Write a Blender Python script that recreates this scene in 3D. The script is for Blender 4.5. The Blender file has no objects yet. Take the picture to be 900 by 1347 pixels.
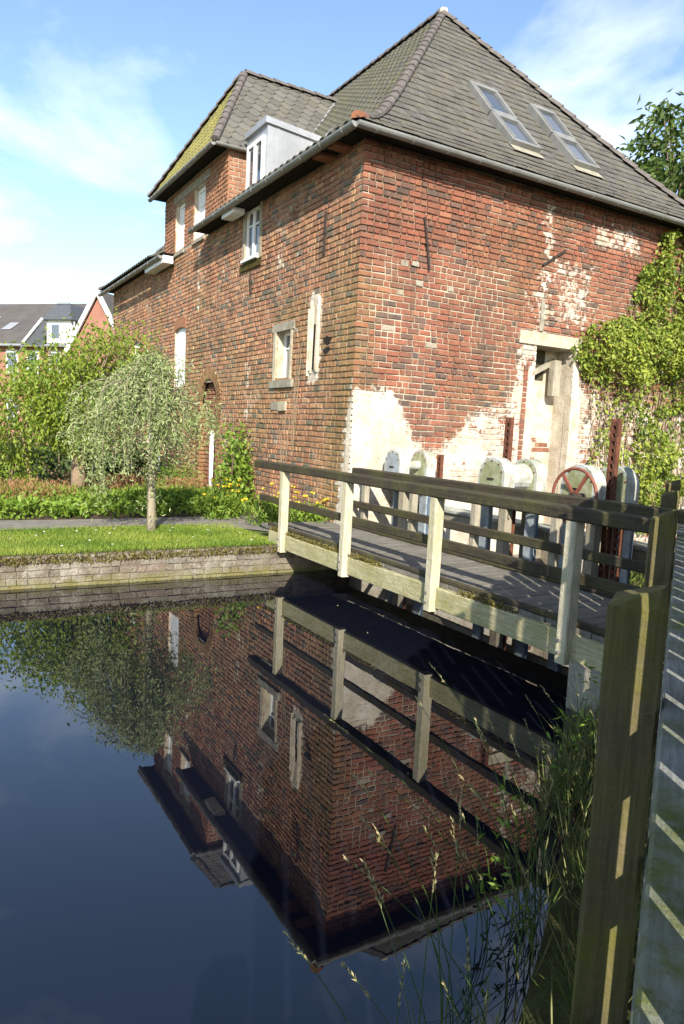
import bpy, math, random
from math import sin, cos, radians, pi, sqrt, atan2
from mathutils import Vector, Matrix
import numpy as np
random.seed(7); rng = np.random.default_rng(7)
S = bpy.context.scene
col = S.collection

# ---------------------------------------------------------------- camera
EYE = 2.1
PIT, ROL = radians(6.4886), radians(2.8551)
fw = Vector((0, cos(PIT), -sin(PIT))); r0 = Vector((1, 0, 0)); u0 = r0.cross(fw)
rt = r0 * cos(ROL) + u0 * sin(ROL); up = -r0 * sin(ROL) + u0 * cos(ROL)
cd = bpy.data.cameras.new('camera'); cam = bpy.data.objects.new('camera', cd); col.objects.link(cam)
cd.sensor_fit = 'VERTICAL'; cd.sensor_height = 36; cd.lens = 937 / 1347 * 36
cd.clip_start = 0.05; cd.clip_end = 2000
M = Matrix((rt, up, -fw)).transposed().to_4x4(); M.translation = Vector((0, 0, EYE)); cam.matrix_world = M
S.camera = cam

# ---------------------------------------------------------------- light
SUN_AZ, SUN_EL = radians(174.5), radians(31)      # azimuth clockwise from +Y
w = bpy.data.worlds.new('World'); S.world = w; w.use_nodes = True
nt = w.node_tree; N = nt.nodes; L = nt.links
for n in list(N): N.remove(n)
out = N.new('ShaderNodeOutputWorld'); bg = N.new('ShaderNodeBackground'); bg.inputs[1].default_value = 0.13
sky = N.new('ShaderNodeTexSky'); sky.sky_type = 'NISHITA'; sky.sun_disc = False
sky.sun_elevation = SUN_EL; sky.sun_rotation = SUN_AZ; sky.air_density = 1.0; sky.dust_density = 0.3; sky.ozone_density = 1.9
tc = N.new('ShaderNodeTexCoord'); sep = N.new('ShaderNodeSeparateXYZ'); L.new(tc.outputs['Generated'], sep.inputs[0])
zz = N.new('ShaderNodeMath'); zz.operation = 'MAXIMUM'; zz.inputs[1].default_value = 0.0; L.new(sep.outputs[2], zz.inputs[0])
za = N.new('ShaderNodeMath'); za.inputs[1].default_value = 0.22; L.new(zz.outputs[0], za.inputs[0])
dx = N.new('ShaderNodeMath'); dx.operation = 'DIVIDE'; L.new(sep.outputs[0], dx.inputs[0]); L.new(za.outputs[0], dx.inputs[1])
dy = N.new('ShaderNodeMath'); dy.operation = 'DIVIDE'; L.new(sep.outputs[1], dy.inputs[0]); L.new(za.outputs[0], dy.inputs[1])
cmb = N.new('ShaderNodeCombineXYZ'); L.new(dx.outputs[0], cmb.inputs[0]); L.new(dy.outputs[0], cmb.inputs[1])
cn = N.new('ShaderNodeTexNoise'); cn.inputs['Scale'].default_value = 1.35; cn.inputs['Detail'].default_value = 9; cn.inputs['Roughness'].default_value = 0.56
cn.inputs['Distortion'].default_value = 0.35; mpx = N.new('ShaderNodeMapping'); mpx.inputs['Location'].default_value = (1.37, 2.71, .9); L.new(cmb.outputs[0], mpx.inputs[0]); L.new(mpx.outputs[0], cn.inputs['Vector'])
cr = N.new('ShaderNodeValToRGB'); cr.color_ramp.elements[0].position = 0.505; cr.color_ramp.elements[1].position = 0.80
cr.color_ramp.elements[0].color = (0, 0, 0, 1); cr.color_ramp.elements[1].color = (.85, .85, .85, 1)
L.new(cn.outputs[0], cr.inputs[0])
mx = N.new('ShaderNodeMix'); mx.data_type = 'RGBA'; mx.inputs['B'].default_value = (7.4, 7.5, 7.7, 1)
L.new(cr.outputs[0], mx.inputs['Factor']); L.new(sky.outputs[0], mx.inputs['A'])
L.new(mx.outputs['Result'], bg.inputs[0]); L.new(bg.outputs[0], out.inputs[0])
sl = bpy.data.lights.new('sun', 'SUN'); sl.energy = 5.0; sl.angle = radians(0.5); sl.color = (1, .93, .82)
so = bpy.data.objects.new('sun', sl); col.objects.link(so)
sdir = Vector((sin(SUN_AZ) * cos(SUN_EL), cos(SUN_AZ) * cos(SUN_EL), sin(SUN_EL)))
so.rotation_euler = sdir.to_track_quat('Z', 'Y').to_euler(); so.location = sdir * 60
vs = S.view_settings; vs.view_transform = 'Standard'; vs.look = 'None'; vs.exposure = 1.08; vs.gamma = 1; vs.use_curve_mapping = False
try:
    S.cycles.max_bounces = 8; S.cycles.use_denoising = True
except Exception: pass

# ---------------------------------------------------------------- frames
TH = radians(30.64); KX, KY = 0.0795, 11.1224
DR = Vector((cos(TH), sin(TH), 0)); DL = Vector((-sin(TH), cos(TH), 0))
def wor(u, v, z=0): return Vector((KX, KY, 0)) + DR * u + DL * v + Vector((0, 0, z))

# ---------------------------------------------------------------- materials
def clamp01(x): return max(0., min(1., x))
class NT:
    def __init__(s, name):
        s.m = bpy.data.materials.new(name); s.m.use_nodes = True; s.t = s.m.node_tree
        s.b = s.t.nodes['Principled BSDF']; s.o = s.t.nodes['Material Output']
        s.tc = s.t.nodes.new('ShaderNodeTexCoord'); s.co = s.tc.outputs['Object']
    def nd(s, t, **k):
        n = s.t.nodes.new(t)
        for a, b in k.items(): setattr(n, a, b)
        return n
    def ln(s, a, b): s.t.links.new(a, b)
    def val(s, sock, v):
        if hasattr(v, 'links'): s.ln(v, sock)
        else: sock.default_value = v
    def scale(s, sc):
        mp = s.nd('ShaderNodeMapping'); mp.inputs['Scale'].default_value = sc; s.ln(s.co, mp.inputs[0]); return mp.outputs[0]
    def noise(s, sc=5, det=6, rough=.6, vec=None, lo=.35, hi=.65, dist=0):
        n = s.nd('ShaderNodeTexNoise'); n.inputs['Scale'].default_value = sc; n.inputs['Detail'].default_value = det
        n.inputs['Roughness'].default_value = rough; n.inputs['Distortion'].default_value = dist
        s.ln(vec if vec is not None else s.co, n.inputs['Vector'])
        return s.rng_(n.outputs[0], lo, hi)
    def rng_(s, v, lo, hi, a=0., b=1.):
        r = s.nd('ShaderNodeMapRange'); s.ln(v, r.inputs[0])
        for i, x in enumerate((lo, hi, a, b)): r.inputs[i + 1].default_value = x
        return r.outputs[0]
    def math(s, op, a, b=0.):
        n = s.nd('ShaderNodeMath', operation=op); s.val(n.inputs[0], a); s.val(n.inputs[1], b); return n.outputs[0]
    def mix(s, f, a, b, mode='MIX'):
        n = s.nd('ShaderNodeMix', data_type='RGBA', blend_type=mode); s.val(n.inputs['Factor'], f)
        for k, v in (('A', a), ('B', b)):
            if hasattr(v, 'links'): s.ln(v, n.inputs[k])
            else: n.inputs[k].default_value = (*v, 1) if len(v) == 3 else v
        return n.outputs['Result']
    def attr(s, name, what='Color'):
        n = s.nd('ShaderNodeAttribute', attribute_name=name); return n.outputs[what]
    def bump(s, h, st=.3, dist=.02):
        n = s.nd('ShaderNodeBump'); n.inputs['Strength'].default_value = st; n.inputs['Distance'].default_value = dist
        s.ln(h, n.inputs['Height']); s.ln(n.outputs[0], s.b.inputs['Normal'])
    def fin(s, colr, rough=.85, spec=.3, metal=0):
        if hasattr(colr, 'links'): s.ln(colr, s.b.inputs['Base Color'])
        else: s.b.inputs['Base Color'].default_value = (*colr, 1)
        s.val(s.b.inputs['Roughness'], rough); s.b.inputs['Specular IOR Level'].default_value = spec; s.b.inputs['Metallic'].default_value = metal
        return s.m

def plain(name, c, rough=.6, c2=None, sc=6, spec=.3, metal=0, bump=.15):
    t = NT(name); n = t.noise(sc, 8, .65)
    c2 = c2 or tuple(x * .6 for x in c)
    n2 = t.noise(sc * 9, 4, .6)
    colr = t.mix(n, c2, c); colr = t.mix(t.math('MULTIPLY', n2, .25), colr, tuple(x * .7 for x in c2))
    if bump: t.bump(n2, bump, .01)
    return t.fin(colr, rough, spec, metal)

def masonry(name, mortar=False):
    t = NT(name)
    base = t.attr('tint')
    at = t.attr('wash', 'Fac')
    n1 = t.noise(9, 8, .7); n2 = t.noise(45, 5, .65); n3 = t.noise(1.3, 5, .6); n4 = t.noise(3.7, 7, .7, lo=.3, hi=.7)
    c = t.mix(t.math('MULTIPLY', n2, .55), base, (.05, .035, .03), 'MIX')
    if mortar:
        c = t.mix(t.math('MULTIPLY', t.math('ADD', n4, n3), .42), base, (.19, .15, .105))
        c = t.mix(t.math('MULTIPLY', n2, .2), c, (.14, .11, .08))
    else:
        c = t.mix(t.math('MULTIPLY', n1, .28), c, (.34, .17, .10))
    stv = t.scale((2.2, 2.2, .28)); n5 = t.noise(1.5, 6, .65, vec=stv, lo=.5, hi=.72); c = t.mix(t.math('MULTIPLY', n5, .62), c, (.08, .06, .045)); c = t.mix(t.math('MULTIPLY', t.noise(2.6, 7, .72, lo=.5, hi=.68), .26), c, (.19, .125, .08))
    # lichen / algae
    al = t.attr('alg', 'Fac')
    c = t.mix(t.math('MULTIPLY', al, t.math('ADD', t.math('MULTIPLY', n1, .7), .15)), c, (.21, .155, .055))
    # lime wash
    e = t.math('ADD', t.math('MULTIPLY', t.math('SUBTRACT', n1, .5), .55), t.math('MULTIPLY', t.math('SUBTRACT', n4, .5), .7))
    f = t.rng_(t.math('ADD', at, e), .40, .66)
    f = t.math('MULTIPLY', f, t.math('SUBTRACT', 1., t.math('MULTIPLY', t.rng_(t.noise(26, 6, .7, lo=0, hi=1), .52, .72), .8)))
    wc = t.mix(n4, (.60, .555, .47), (.44, .36, .25)); wc = t.mix(t.math('MULTIPLY', n1, .55), wc, (.68, .64, .56)); wc = t.mix(t.math('MULTIPLY', t.rng_(n3, .3, .9), .5), wc, (.30, .225, .145))
    c = t.mix(f, c, wc)
    t.bump(t.math('ADD', n2, n1), .5, .012)
    return t.fin(c, .9, .2)
M_brick = masonry('brick'); M_mortar = masonry('mortar', True)

def tilemat(name, moss, mossamt):
    t = NT(name); b = t.attr('tint'); n1 = t.noise(2.2, 8, .7, lo=.4, hi=.65); n2 = t.noise(22, 6, .7, lo=.4, hi=.65); n3 = t.noise(90, 3)
    c = t.mix(t.math('MULTIPLY', n2, .5), b, (.125, .118, .102))
    c = t.mix(t.math('MULTIPLY', t.math('MULTIPLY', n1, n2), mossamt), c, moss)
    t.bump(t.math('ADD', n3, n2), .5, .01)
    return t.fin(c, .85, .25)
M_tile = tilemat('flat_tile', (.21, .18, .08), .5); M_pan = tilemat('pantile', (.13, .12, .03), .9); M_moss = tilemat('mossy_tile', (.36, .31, .05), 1.0)

def wood(name, c, c2, moss=(.10, .10, .02), mossamt=.4, axis=2, rough=.85, crack=.5):
    t = NT(name); sc = [22, 22, 22]; sc[axis] = 1.2
    v = t.scale(sc); g = t.noise(1.6, 8, .65, vec=v, lo=.3, hi=.7, dist=.4); g2 = t.noise(5, 5, .6, vec=v, lo=.45, hi=.7)
    n = t.noise(2.1, 7, .7, lo=.42, hi=.65); n2 = t.noise(14, 6, .7, lo=.42, hi=.62)
    cc = t.mix(g, c, c2); cc = t.mix(t.math('MULTIPLY', g2, crack), cc, tuple(x * .3 for x in c2))
    cc = t.mix(t.math('MULTIPLY', t.math('ADD', t.math('MULTIPLY', n, .7), t.math('MULTIPLY', t.math('MULTIPLY', n, n2), .6)), mossamt), cc, moss)
    t.bump(t.math('ADD', g, n2), .45, .008)
    return t.fin(cc, rough, .25)
M_post = wood('pale_wood', (.62, .56, .42), (.40, .36, .25), (.28, .27, .10), .45, 2)
M_fascia = wood('fascia_wood', (.46, .42, .26), (.30, .27, .15), (.22, .21, .06), .7, 1)
M_rail = wood('rail_wood', (.032, .026, .018), (.062, .05, .034), (.085, .085, .022), .55, 1)
M_deck = wood('deck_wood', (.13, .12, .10), (.22, .205, .175), (.05, .045, .025), .5, 0)
M_fpost = wood('fence_post_wood', (.07, .057, .032), (.15, .12, .06), (.105, .105, .014), .8, 2)
M_frail = wood('fence_rail_wood', (.15, .155, .15), (.27, .28, .27), (.09, .105, .025), .95, 1)
M_picket = wood('picket_wood', (.12, .095, .06), (.22, .19, .10), (.13, .13, .03), .8, 2)
M_timber = wood('grey_timber', (.40, .36, .28), (.26, .23, .17), (.12, .12, .05), .3, 2)
M_stake = wood('stake_wood', (.42, .33, .17), (.34, .26, .13), (.2, .2, .06), .2, 2)
M_bark = wood('bark', (.36, .31, .24), (.20, .16, .11), (.16, .17, .05), .5, 2)
M_bark2 = wood('cherry_bark', (.30, .21, .14), (.18, .12, .08), (.2, .2, .1), .3, 0)
M_zinc = plain('zinc', (.24, .24, .225), .5, (.17, .17, .155), 3, .5, .2, .05)
M_clad = plain('zinc_cladding', (.36, .37, .385), .42, (.27, .28, .29), 1.5, .5, .25, .04)
M_white = plain('white_paint', (.80, .80, .78), .5, (.68, .68, .66), 3, .4, 0, .05)
M_stone = plain('sill_stone', (.36, .33, .26), .9, (.20, .185, .14), 8, .2, 0, .5)
M_lint = plain('limewashed_lintel', (.52, .47, .35), .9, (.34, .29, .2), 5, .2, 0, .4)
M_plaster = plain('plaster', (.60, .54, .44), .92, (.38, .32, .23), 4, .15, 0, .5)
M_rust = plain('rusted_iron', (.20, .075, .04), .8, (.09, .035, .022), 14, .3, .2, .4)
M_wheel = plain('red_oxide_iron', (.27, .085, .05), .6, (.16, .05, .03), 12, .4, .1, .2)
M_iron = plain('dark_iron', (.045, .035, .03), .8, (.03, .02, .015), 20, .3)
M_cover = plain('grey_cover_paint', (.54, .56, .53), .6, (.28, .30, .23), 4, .4, 0, .25)
def covermat():
    t = NT('streaked_cover_paint'); n = t.noise(4, 8, .65); n2 = t.noise(40, 4); v = t.scale((9, 9, .8)); st = t.noise(1.6, 6, .65, vec=v, lo=.5, hi=.7)
    c = t.mix(n, (.27, .29, .22), (.52, .54, .51)); c = t.mix(t.math('MULTIPLY', st, .55), c, (.20, .105, .055)); c = t.mix(t.math('MULTIPLY', n2, .2), c, (.15, .15, .11))
    t.bump(n2, .3, .01); return t.fin(c, .6, .4)
M_cover = covermat()
M_coverg = plain('algae_cover_face', (.40, .41, .29), .7, (.19, .20, .08), 5, .3, 0, .2)
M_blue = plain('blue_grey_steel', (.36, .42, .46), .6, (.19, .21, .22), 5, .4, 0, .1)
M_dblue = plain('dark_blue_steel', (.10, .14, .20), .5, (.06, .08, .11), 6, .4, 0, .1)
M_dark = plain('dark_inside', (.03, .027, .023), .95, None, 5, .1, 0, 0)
M_orange = plain('terracotta', (.30, .13, .07), .85, (.20, .085, .05), 8, .2)
M_cap = plain('ridge_tile', (.15, .13, .12), .8, (.09, .08, .073), 6, .25, 0, .3)
M_bgbrick = plain('far_brick', (.33, .16, .115), .9, (.25, .12, .09), 2, .2, 0, 0)
M_bgroof = plain('far_roof', (.10, .09, .082), .85, (.07, .063, .058), 1.2, .3, 0, 0)
M_slate = plain('slate', (.085, .09, .10), .6, (.055, .06, .07), 9, .4, 0, .2)
M_soil = plain('soil', (.10, .075, .05), .95, (.055, .04, .03), 8, .1, 0, .5)
M_path = plain('path_paving', (.23, .21, .18), .92, (.15, .14, .12), 5, .2, 0, .4)
M_paleblue = plain('pale_blue_paint', (.42, .58, .68), .5, (.34, .48, .6), 4, .4, 0, 0)
M_ground = plain('ground_soil_grass', (.10, .14, .035), .95, (.06, .075, .025), 3, .1, 0, .4)

def glass(name, c, rough=.05):
    t = NT(name); return t.fin(c, rough, .9)
M_glass = glass('glass', (.05, .06, .075)); M_glass.node_tree.nodes['Principled BSDF'].inputs['IOR'].default_value = 1.9

def leafmat(name, c, c2, trans=.35, rough=.5):
    t = NT(name); a = t.attr('tint', 'Fac'); n = t.noise(1.6, 4, .6)
    cc = t.mix(a, c, c2)
    t.fin(cc, rough, .35)
    tr = t.nd('ShaderNodeBsdfTranslucent'); t.ln(cc, tr.inputs[0])
    ms = t.nd('ShaderNodeMixShader'); ms.inputs[0].default_value = trans
    t.ln(t.b.outputs[0], ms.inputs[1]); t.ln(tr.outputs[0], ms.inputs[2]); t.ln(ms.outputs[0], t.o.inputs[0])
    return t.m
M_lcherry = leafmat('cherry_leaf', (.13, .21, .022), (.30, .36, .045), .45)
M_lsilver = leafmat('silver_leaf', (.15, .21, .05), (.37, .42, .20), .32)
M_livy = leafmat('creeper_leaf', (.085, .15, .02), (.33, .38, .055), .4)
M_ldark = leafmat('dark_leaf', (.020, .045, .012), (.055, .095, .022), .3)
M_lgrn = leafmat('ground_leaf', (.11, .20, .022), (.24, .34, .045), .4)
M_lgrass = leafmat('grass_blade', (.13, .22, .022), (.31, .37, .06), .4)
M_ltall = leafmat('tall_grass_blade', (.06, .11, .02), (.26, .24, .09), .3)
M_seed = leafmat('grass_seed', (.36, .30, .13), (.52, .45, .24), .3)
M_yellow = leafmat('yellow_petal', (.75, .55, .03), (.85, .68, .05), .3)
M_heath = leafmat('heather', (.28, .13, .06), (.36, .22, .10), .25)
M_chest = leafmat('chestnut_leaf', (.025, .055, .012), (.13, .19, .03), .35)

def watermat():
    t = NT('water')
    v = t.scale((1.0, .45, 1)); n = t.nd('ShaderNodeTexNoise'); n.inputs['Scale'].default_value = 2.4; n.inputs['Detail'].default_value = 4; t.ln(v, n.inputs[0])
    n2 = t.nd('ShaderNodeTexNoise'); n2.inputs['Scale'].default_value = 14; n2.inputs['Detail'].default_value = 2; t.ln(v, n2.inputs[0])
    t.bump(t.math('ADD', n.outputs[0], t.math('MULTIPLY', n2.outputs[0], .06)), .035, .025)
    t.fin((.0035, .0045, .009), .008, .5); t.b.inputs['IOR'].default_value = 1.72
    return t.m
M_water = watermat()
def bankmat():
    t = NT('bank_brick'); b = t.attr('tint'); n1 = t.noise(7, 8, .7); n2 = t.noise(2.3, 6, .7, lo=.45, hi=.6); n3 = t.noise(40, 4)
    c = t.mix(t.math('MULTIPLY', n1, .6), b, (.30, .27, .21)); c = t.mix(t.math('MULTIPLY', t.rng_(n2, .4, .9), .6), c, (.38, .355, .29)); c = t.mix(t.math('MULTIPLY', t.noise(1.1, 6, .7, lo=.48, hi=.62), .45), c, (.085, .07, .045))
    c = t.mix(t.math('MULTIPLY', n3, .35), c, (.06, .05, .035))
    sx = t.nd('ShaderNodeSeparateXYZ'); t.ln(t.co, sx.inputs[0])
    f = t.rng_(t.math('ADD', sx.outputs[2], t.math('MULTIPLY', n1, .12)), .05, .2, 1, 0)
    c = t.mix(t.math('MULTIPLY', f, .7), c, (.17, .16, .04))
    t.bump(t.math('ADD', n1, n3), .6, .015); return t.fin(c, .92, .2)
M_bank = bankmat()
M_mossy = plain('moss', (.10, .085, .02), .95, (.05, .035, .015), 12, .1, 0, .8)

# ---------------------------------------------------------------- mesh helpers
class MB:
    def __init__(s): s.v = []; s.f = []; s.c = []; s.wv = []; s.av = []; s.cur = None
    def add(s, vs, fs, tint=None, wash=None, alg=None):
        o = len(s.v); s.v += [tuple(x) for x in vs]
        s.f += [tuple(i + o for i in f) for f in fs]
        if tint is not None: s.c += [tint] * len(vs)
        if wash is not None: s.wv += list(wash)
        if alg is not None: s.av += list(alg)
        return s
    def box(s, x0, x1, y0, y1, z0, z1, j=0, **k):
        vs = [(x, y, z) for z in (z0, z1) for y in (y0, y1) for x in (x0, x1)]
        if j: vs = [tuple(a + random.uniform(-j, j) for a in p) for p in vs]
        return s.add(vs, [(0, 2, 3, 1), (4, 5, 7, 6), (0, 1, 5, 4), (2, 6, 7, 3), (0, 4, 6, 2), (1, 3, 7, 5)], **k)
    def bbox(s, x0, x1, y0, y1, z0, z1, b=.008):      # box with chamfered edges along its longest axis
        d = [x1 - x0, y1 - y0, z1 - z0]; a = d.index(max(d)); lo = [x0, y0, z0]; hi = [x1, y1, z1]
        i, k = [q for q in range(3) if q != a]
        ring = [(lo[i] + b, lo[k]), (hi[i] - b, lo[k]), (hi[i], lo[k] + b), (hi[i], hi[k] - b), (hi[i] - b, hi[k]), (lo[i] + b, hi[k]), (lo[i], hi[k] - b), (lo[i], lo[k] + b)]
        vs = []
        for e in (lo[a], hi[a]):
            for p, q in ring:
                c = [0, 0, 0]; c[a] = e; c[i] = p; c[k] = q; vs.append(tuple(c))
        fs = [(n, (n + 1) % 8, 8 + (n + 1) % 8, 8 + n) for n in range(8)] + [tuple(range(7, -1, -1)), tuple(range(8, 16))]
        return s.add(vs, fs)
    def beam(s, p, q, w, h, upv=(0, 0, 1)):
        p, q = Vector(p), Vector(q); d = (q - p).normalized(); sd = d.cross(Vector(upv)).normalized(); u = sd.cross(d)
        vs = [e + sd * a * w / 2 + u * b * h / 2 for e in (p, q) for a, b in ((-1, -1), (1, -1), (1, 1), (-1, 1))]
        return s.add(vs, [(0, 1, 2, 3), (7, 6, 5, 4), (0, 4, 5, 1), (1, 5, 6, 2), (2, 6, 7, 3), (3, 7, 4, 0)])
    def tube(s, pts, rad, n=8, cap=True):
        pts = [Vector(p) for p in pts]; o = []
        rad = rad if hasattr(rad, '__len__') else [rad] * len(pts)
        ref = Vector((0, 0, 1))
        for i, p in enumerate(pts):
            d = (pts[min(i + 1, len(pts) - 1)] - pts[max(i - 1, 0)]).normalized()
            a = d.cross(ref if abs(d.dot(ref)) < .95 else Vector((1, 0, 0))).normalized(); b = d.cross(a)
            o += [p + (a * cos(t) + b * sin(t)) * rad[i] for t in (2 * pi * k / n for k in range(n))]
        fs = [(i * n + k, i * n + (k + 1) % n, (i + 1) * n + (k + 1) % n, (i + 1) * n + k) for i in range(len(pts) - 1) for k in range(n)]
        if cap: fs += [tuple(range(n - 1, -1, -1)), tuple(range((len(pts) - 1) * n, len(pts) * n))]
        return s.add(o, fs)
    def prism(s, poly, ext):
        ext = Vector(ext); n = len(poly); a = [Vector(p) for p in poly]
        return s.add(a + [p + ext for p in a], [tuple(range(n)), tuple(range(2 * n - 1, n - 1, -1))] + [(i, n + i, n + (i + 1) % n, (i + 1) % n) for i in range(n)])
    def build(s, name, mat, parent=None, off=(0, 0, 0), smooth=False, kind=None, label=None):
        me = bpy.data.meshes.new(name)
        V = np.array(s.v, dtype=float).reshape(-1, 3) - np.array(off)
        me.from_pydata(V.tolist(), [], s.f)
        if s.c:
            a = me.color_attributes.new('tint', 'FLOAT_COLOR', 'POINT')
            a.data.foreach_set('color', np.array([(*c, 1) if len(c) == 3 else c for c in s.c], dtype=np.float32).ravel())
        if s.wv:
            a = me.attributes.new('wash', 'FLOAT', 'POINT'); a.data.foreach_set('value', np.array(s.wv, dtype=np.float32))
        if s.av:
            a = me.attributes.new('alg', 'FLOAT', 'POINT'); a.data.foreach_set('value', np.array(s.av, dtype=np.float32))
        me.materials.append(mat)
        if smooth: me.polygons.foreach_set('use_smooth', [True] * len(me.polygons))
        o = bpy.data.objects.new(name, me); col.objects.link(o)
        if parent: o.parent = parent
        if kind: o['kind'] = kind
        if label: o['label'] = label
        return o
def recalc(o):
    import bmesh
    b = bmesh.new(); b.from_mesh(o.data); bmesh.ops.recalc_face_normals(b, faces=b.faces); b.to_mesh(o.data); b.free(); return o
def thing(name, label, cat, loc=(0, 0, 0), rotz=0, group=None):
    o = bpy.data.objects.new(name, None); col.objects.link(o); o.location = loc; o.rotation_euler = (0, 0, rotz)
    o.empty_display_size = .2; o['label'] = label; o['category'] = cat
    if group: o['group'] = group
    return o
def kthing(name, label, cat, uvz, group=None): return thing(name, label, cat, wor(*uvz), TH, group)
def tag(o, label, cat, group=None):
    o['label'] = label; o['category'] = cat
    if group: o['group'] = group
    return o
def leaves(name, P, D, Ln, Wd, mat, parent=None, off=(0, 0, 0), tint=None, kind=None, fold=.25):
    """one mesh of leaf blades: P positions, D unit directions, Ln lengths, Wd widths"""
    P = np.asarray(P, float) - np.array(off); D = np.asarray(D, float); n = len(P)
    D = D / (np.linalg.norm(D, axis=1, keepdims=True) + 1e-9)
    R_ = rng.normal(size=(n, 3)); Sd = np.cross(D, R_); Sd /= (np.linalg.norm(Sd, axis=1, keepdims=True) + 1e-9); Nn = np.cross(Sd, D)
    Ln = np.broadcast_to(np.asarray(Ln, float), n)[:, None]; Wd = np.broadcast_to(np.asarray(Wd, float), n)[:, None]
    mid = P + D * Ln * .45 + Nn * Wd * fold
    V = np.stack([P, mid + Sd * Wd * .5, P + D * Ln - Nn * Wd * fold, mid - Sd * Wd * .5], 1).reshape(-1, 3)
    idx = np.arange(n)[:, None] * 4
    F = np.concatenate([idx + [0, 1, 2], idx + [0, 2, 3]], 1).reshape(-1, 3)
    me = bpy.data.meshes.new(name); me.vertices.add(len(V)); me.vertices.foreach_set('co', V.ravel())
    me.loops.add(F.size); me.loops.foreach_set('vertex_index', F.ravel().astype(np.int32))
    me.polygons.add(len(F)); me.polygons.foreach_set('loop_start', np.arange(0, F.size, 3, dtype=np.int32))
    me.update(calc_edges=True)
    t = rng.random(n) if tint is None else np.asarray(tint)
    a = me.color_attributes.new('tint', 'FLOAT_COLOR', 'POINT')
    c = np.repeat(t, 4)[:, None].repeat(4, 1); c[:, 3] = 1
    a.data.foreach_set('color', c.astype(np.float32).ravel())
    me.materials.append(mat); o = bpy.data.objects.new(name, me); col.objects.link(o)
    if parent: o.parent = parent
    if kind: o['kind'] = kind
    return o
def clip(poly, a, b, c):      # keep a*x+b*y+c >= 0
    r = []
    for i in range(len(poly)):
        p, q = poly[i], poly[(i + 1) % len(poly)]; dp = a * p[0] + b * p[1] + c; dq = a * q[0] + b * q[1] + c
        if dp >= 0: r.append(p)
        if (dp >= 0) != (dq >= 0):
            t = dp / (dp - dq); r.append((p[0] + t * (q[0] - p[0]), p[1] + t * (q[1] - p[1])))
    return r
_h = {}
def vn(x, y, seed=0):         # small value noise for shapes
    def g(i, j):
        k = (i, j, seed)
        if k not in _h: _h[k] = random.Random(i * 7349 + j * 9151 + seed * 31).random()
        return _h[k]
    i, j = math.floor(x), math.floor(y); a, b = x - i, y - j; a = a * a * (3 - 2 * a); b = b * b * (3 - 2 * b)
    return (g(i, j) * (1 - a) + g(i + 1, j) * a) * (1 - b) + (g(i, j + 1) * (1 - a) + g(i + 1, j + 1) * a) * b
def fbm(x, y, s=0): return vn(x, y, s) * .55 + vn(x * 2.1, y * 2.1, s + 1) * .3 + vn(x * 4.3, y * 4.3, s + 2) * .15
def sst(a, b, x): t = clamp01((x - a) / (b - a)); return t * t * (3 - 2 * t)
def pl(poly, x):              # piecewise linear
    for (a, b), (c, d) in zip(poly, poly[1:]):
        if x <= c: return b + (d - b) * (x - a) / (c - a) if x > a else b
    return poly[-1][1]

# ================================================================ setting: water, ground, path
def struct(o): o['kind'] = 'structure'; return o
m = MB(); Z = -0.0
m.add([(-140, -60, 0), (60, -60, 0), (60, 60, 0), (-140, 60, 0)], [(0, 1, 2, 3)]); struct(m.build('water', M_water))
g = MB(); GZ = .40                                       # far bank and everything behind it, out to the horizon
pts = [wor(-700, -.2, GZ), wor(-.03, -.2, GZ), wor(-.03, .12, GZ), wor(9.4, .12, GZ), wor(9.4, -.2, GZ), wor(700, -.2, GZ), wor(700, 900, GZ), wor(-700, 900, GZ)]
g.add(pts, [tuple(range(8))]); struct(g.build('ground', M_ground))
p = MB(); n = 24                                         # paved path along the lawn
for i in range(n + 1):
    u = -16 + 16.2 * i / n; a = 1.86 + .05 * sin(u * 1.7); b = 2.86 + .05 * sin(u * 1.1 + 2)
    if u > -1.6: a -= (u + 1.6) * 1.25
    p.v += [tuple(wor(u, a, GZ + .02)), tuple(wor(u, b, GZ + .02))]
p.f += [(2 * i, 2 * i + 2, 2 * i + 3, 2 * i + 1) for i in range(n)]; struct(p.build('path', M_path))
# near bank under the fence
FX, FY = .95, 2.2; FAZ = radians(25.3); FD = Vector((sin(FAZ), cos(FAZ), 0)); FR = Vector((cos(FAZ), -sin(FAZ), 0))
def fpt(t, r, z=0): return Vector((FX, FY, 0)) + FD * t + FR * r + Vector((0, 0, z))
b = MB(); ts = [-40, -10, -5, -3] + [-2 + .3 * i for i in range(36)] + [10, 14, 40]
prof = [(-.75, -.5), (-.50, -.16), (-.36, -.03), (-.20, .03), (.0, .08), (.35, .35), (.8, .5), (60, .55)]
for t in ts:
    wob = (fbm(t * .8, 0, 5) - .5) * .25
    for r, z in prof: b.v.append(tuple(fpt(t, r + (wob if r < .3 else 0), z)))
k = len(prof); b.f += [(i * k + j, i * k + j + 1, (i + 1) * k + j + 1, (i + 1) * k + j) for i in range(len(ts) - 1) for j in range(k - 1)]
struct(b.build('near_bank', plain('bank_soil', (.055, .06, .02), .95, (.03, .028, .012), 6, .1, 0, .8), smooth=True))
# ================================================================ mill house
house = kthing('mill_house', 'large old red brick mill house with hipped grey tiled roof beside the water', 'house', (0, 0, 0))
EO = .38; HW = 9.5; HL = 16.2; EZ = 6.45                 # overhang, width, length, eave height
CH = .0945; JO = .0175; PR = .015                         # course height, joint, brick projection
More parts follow.
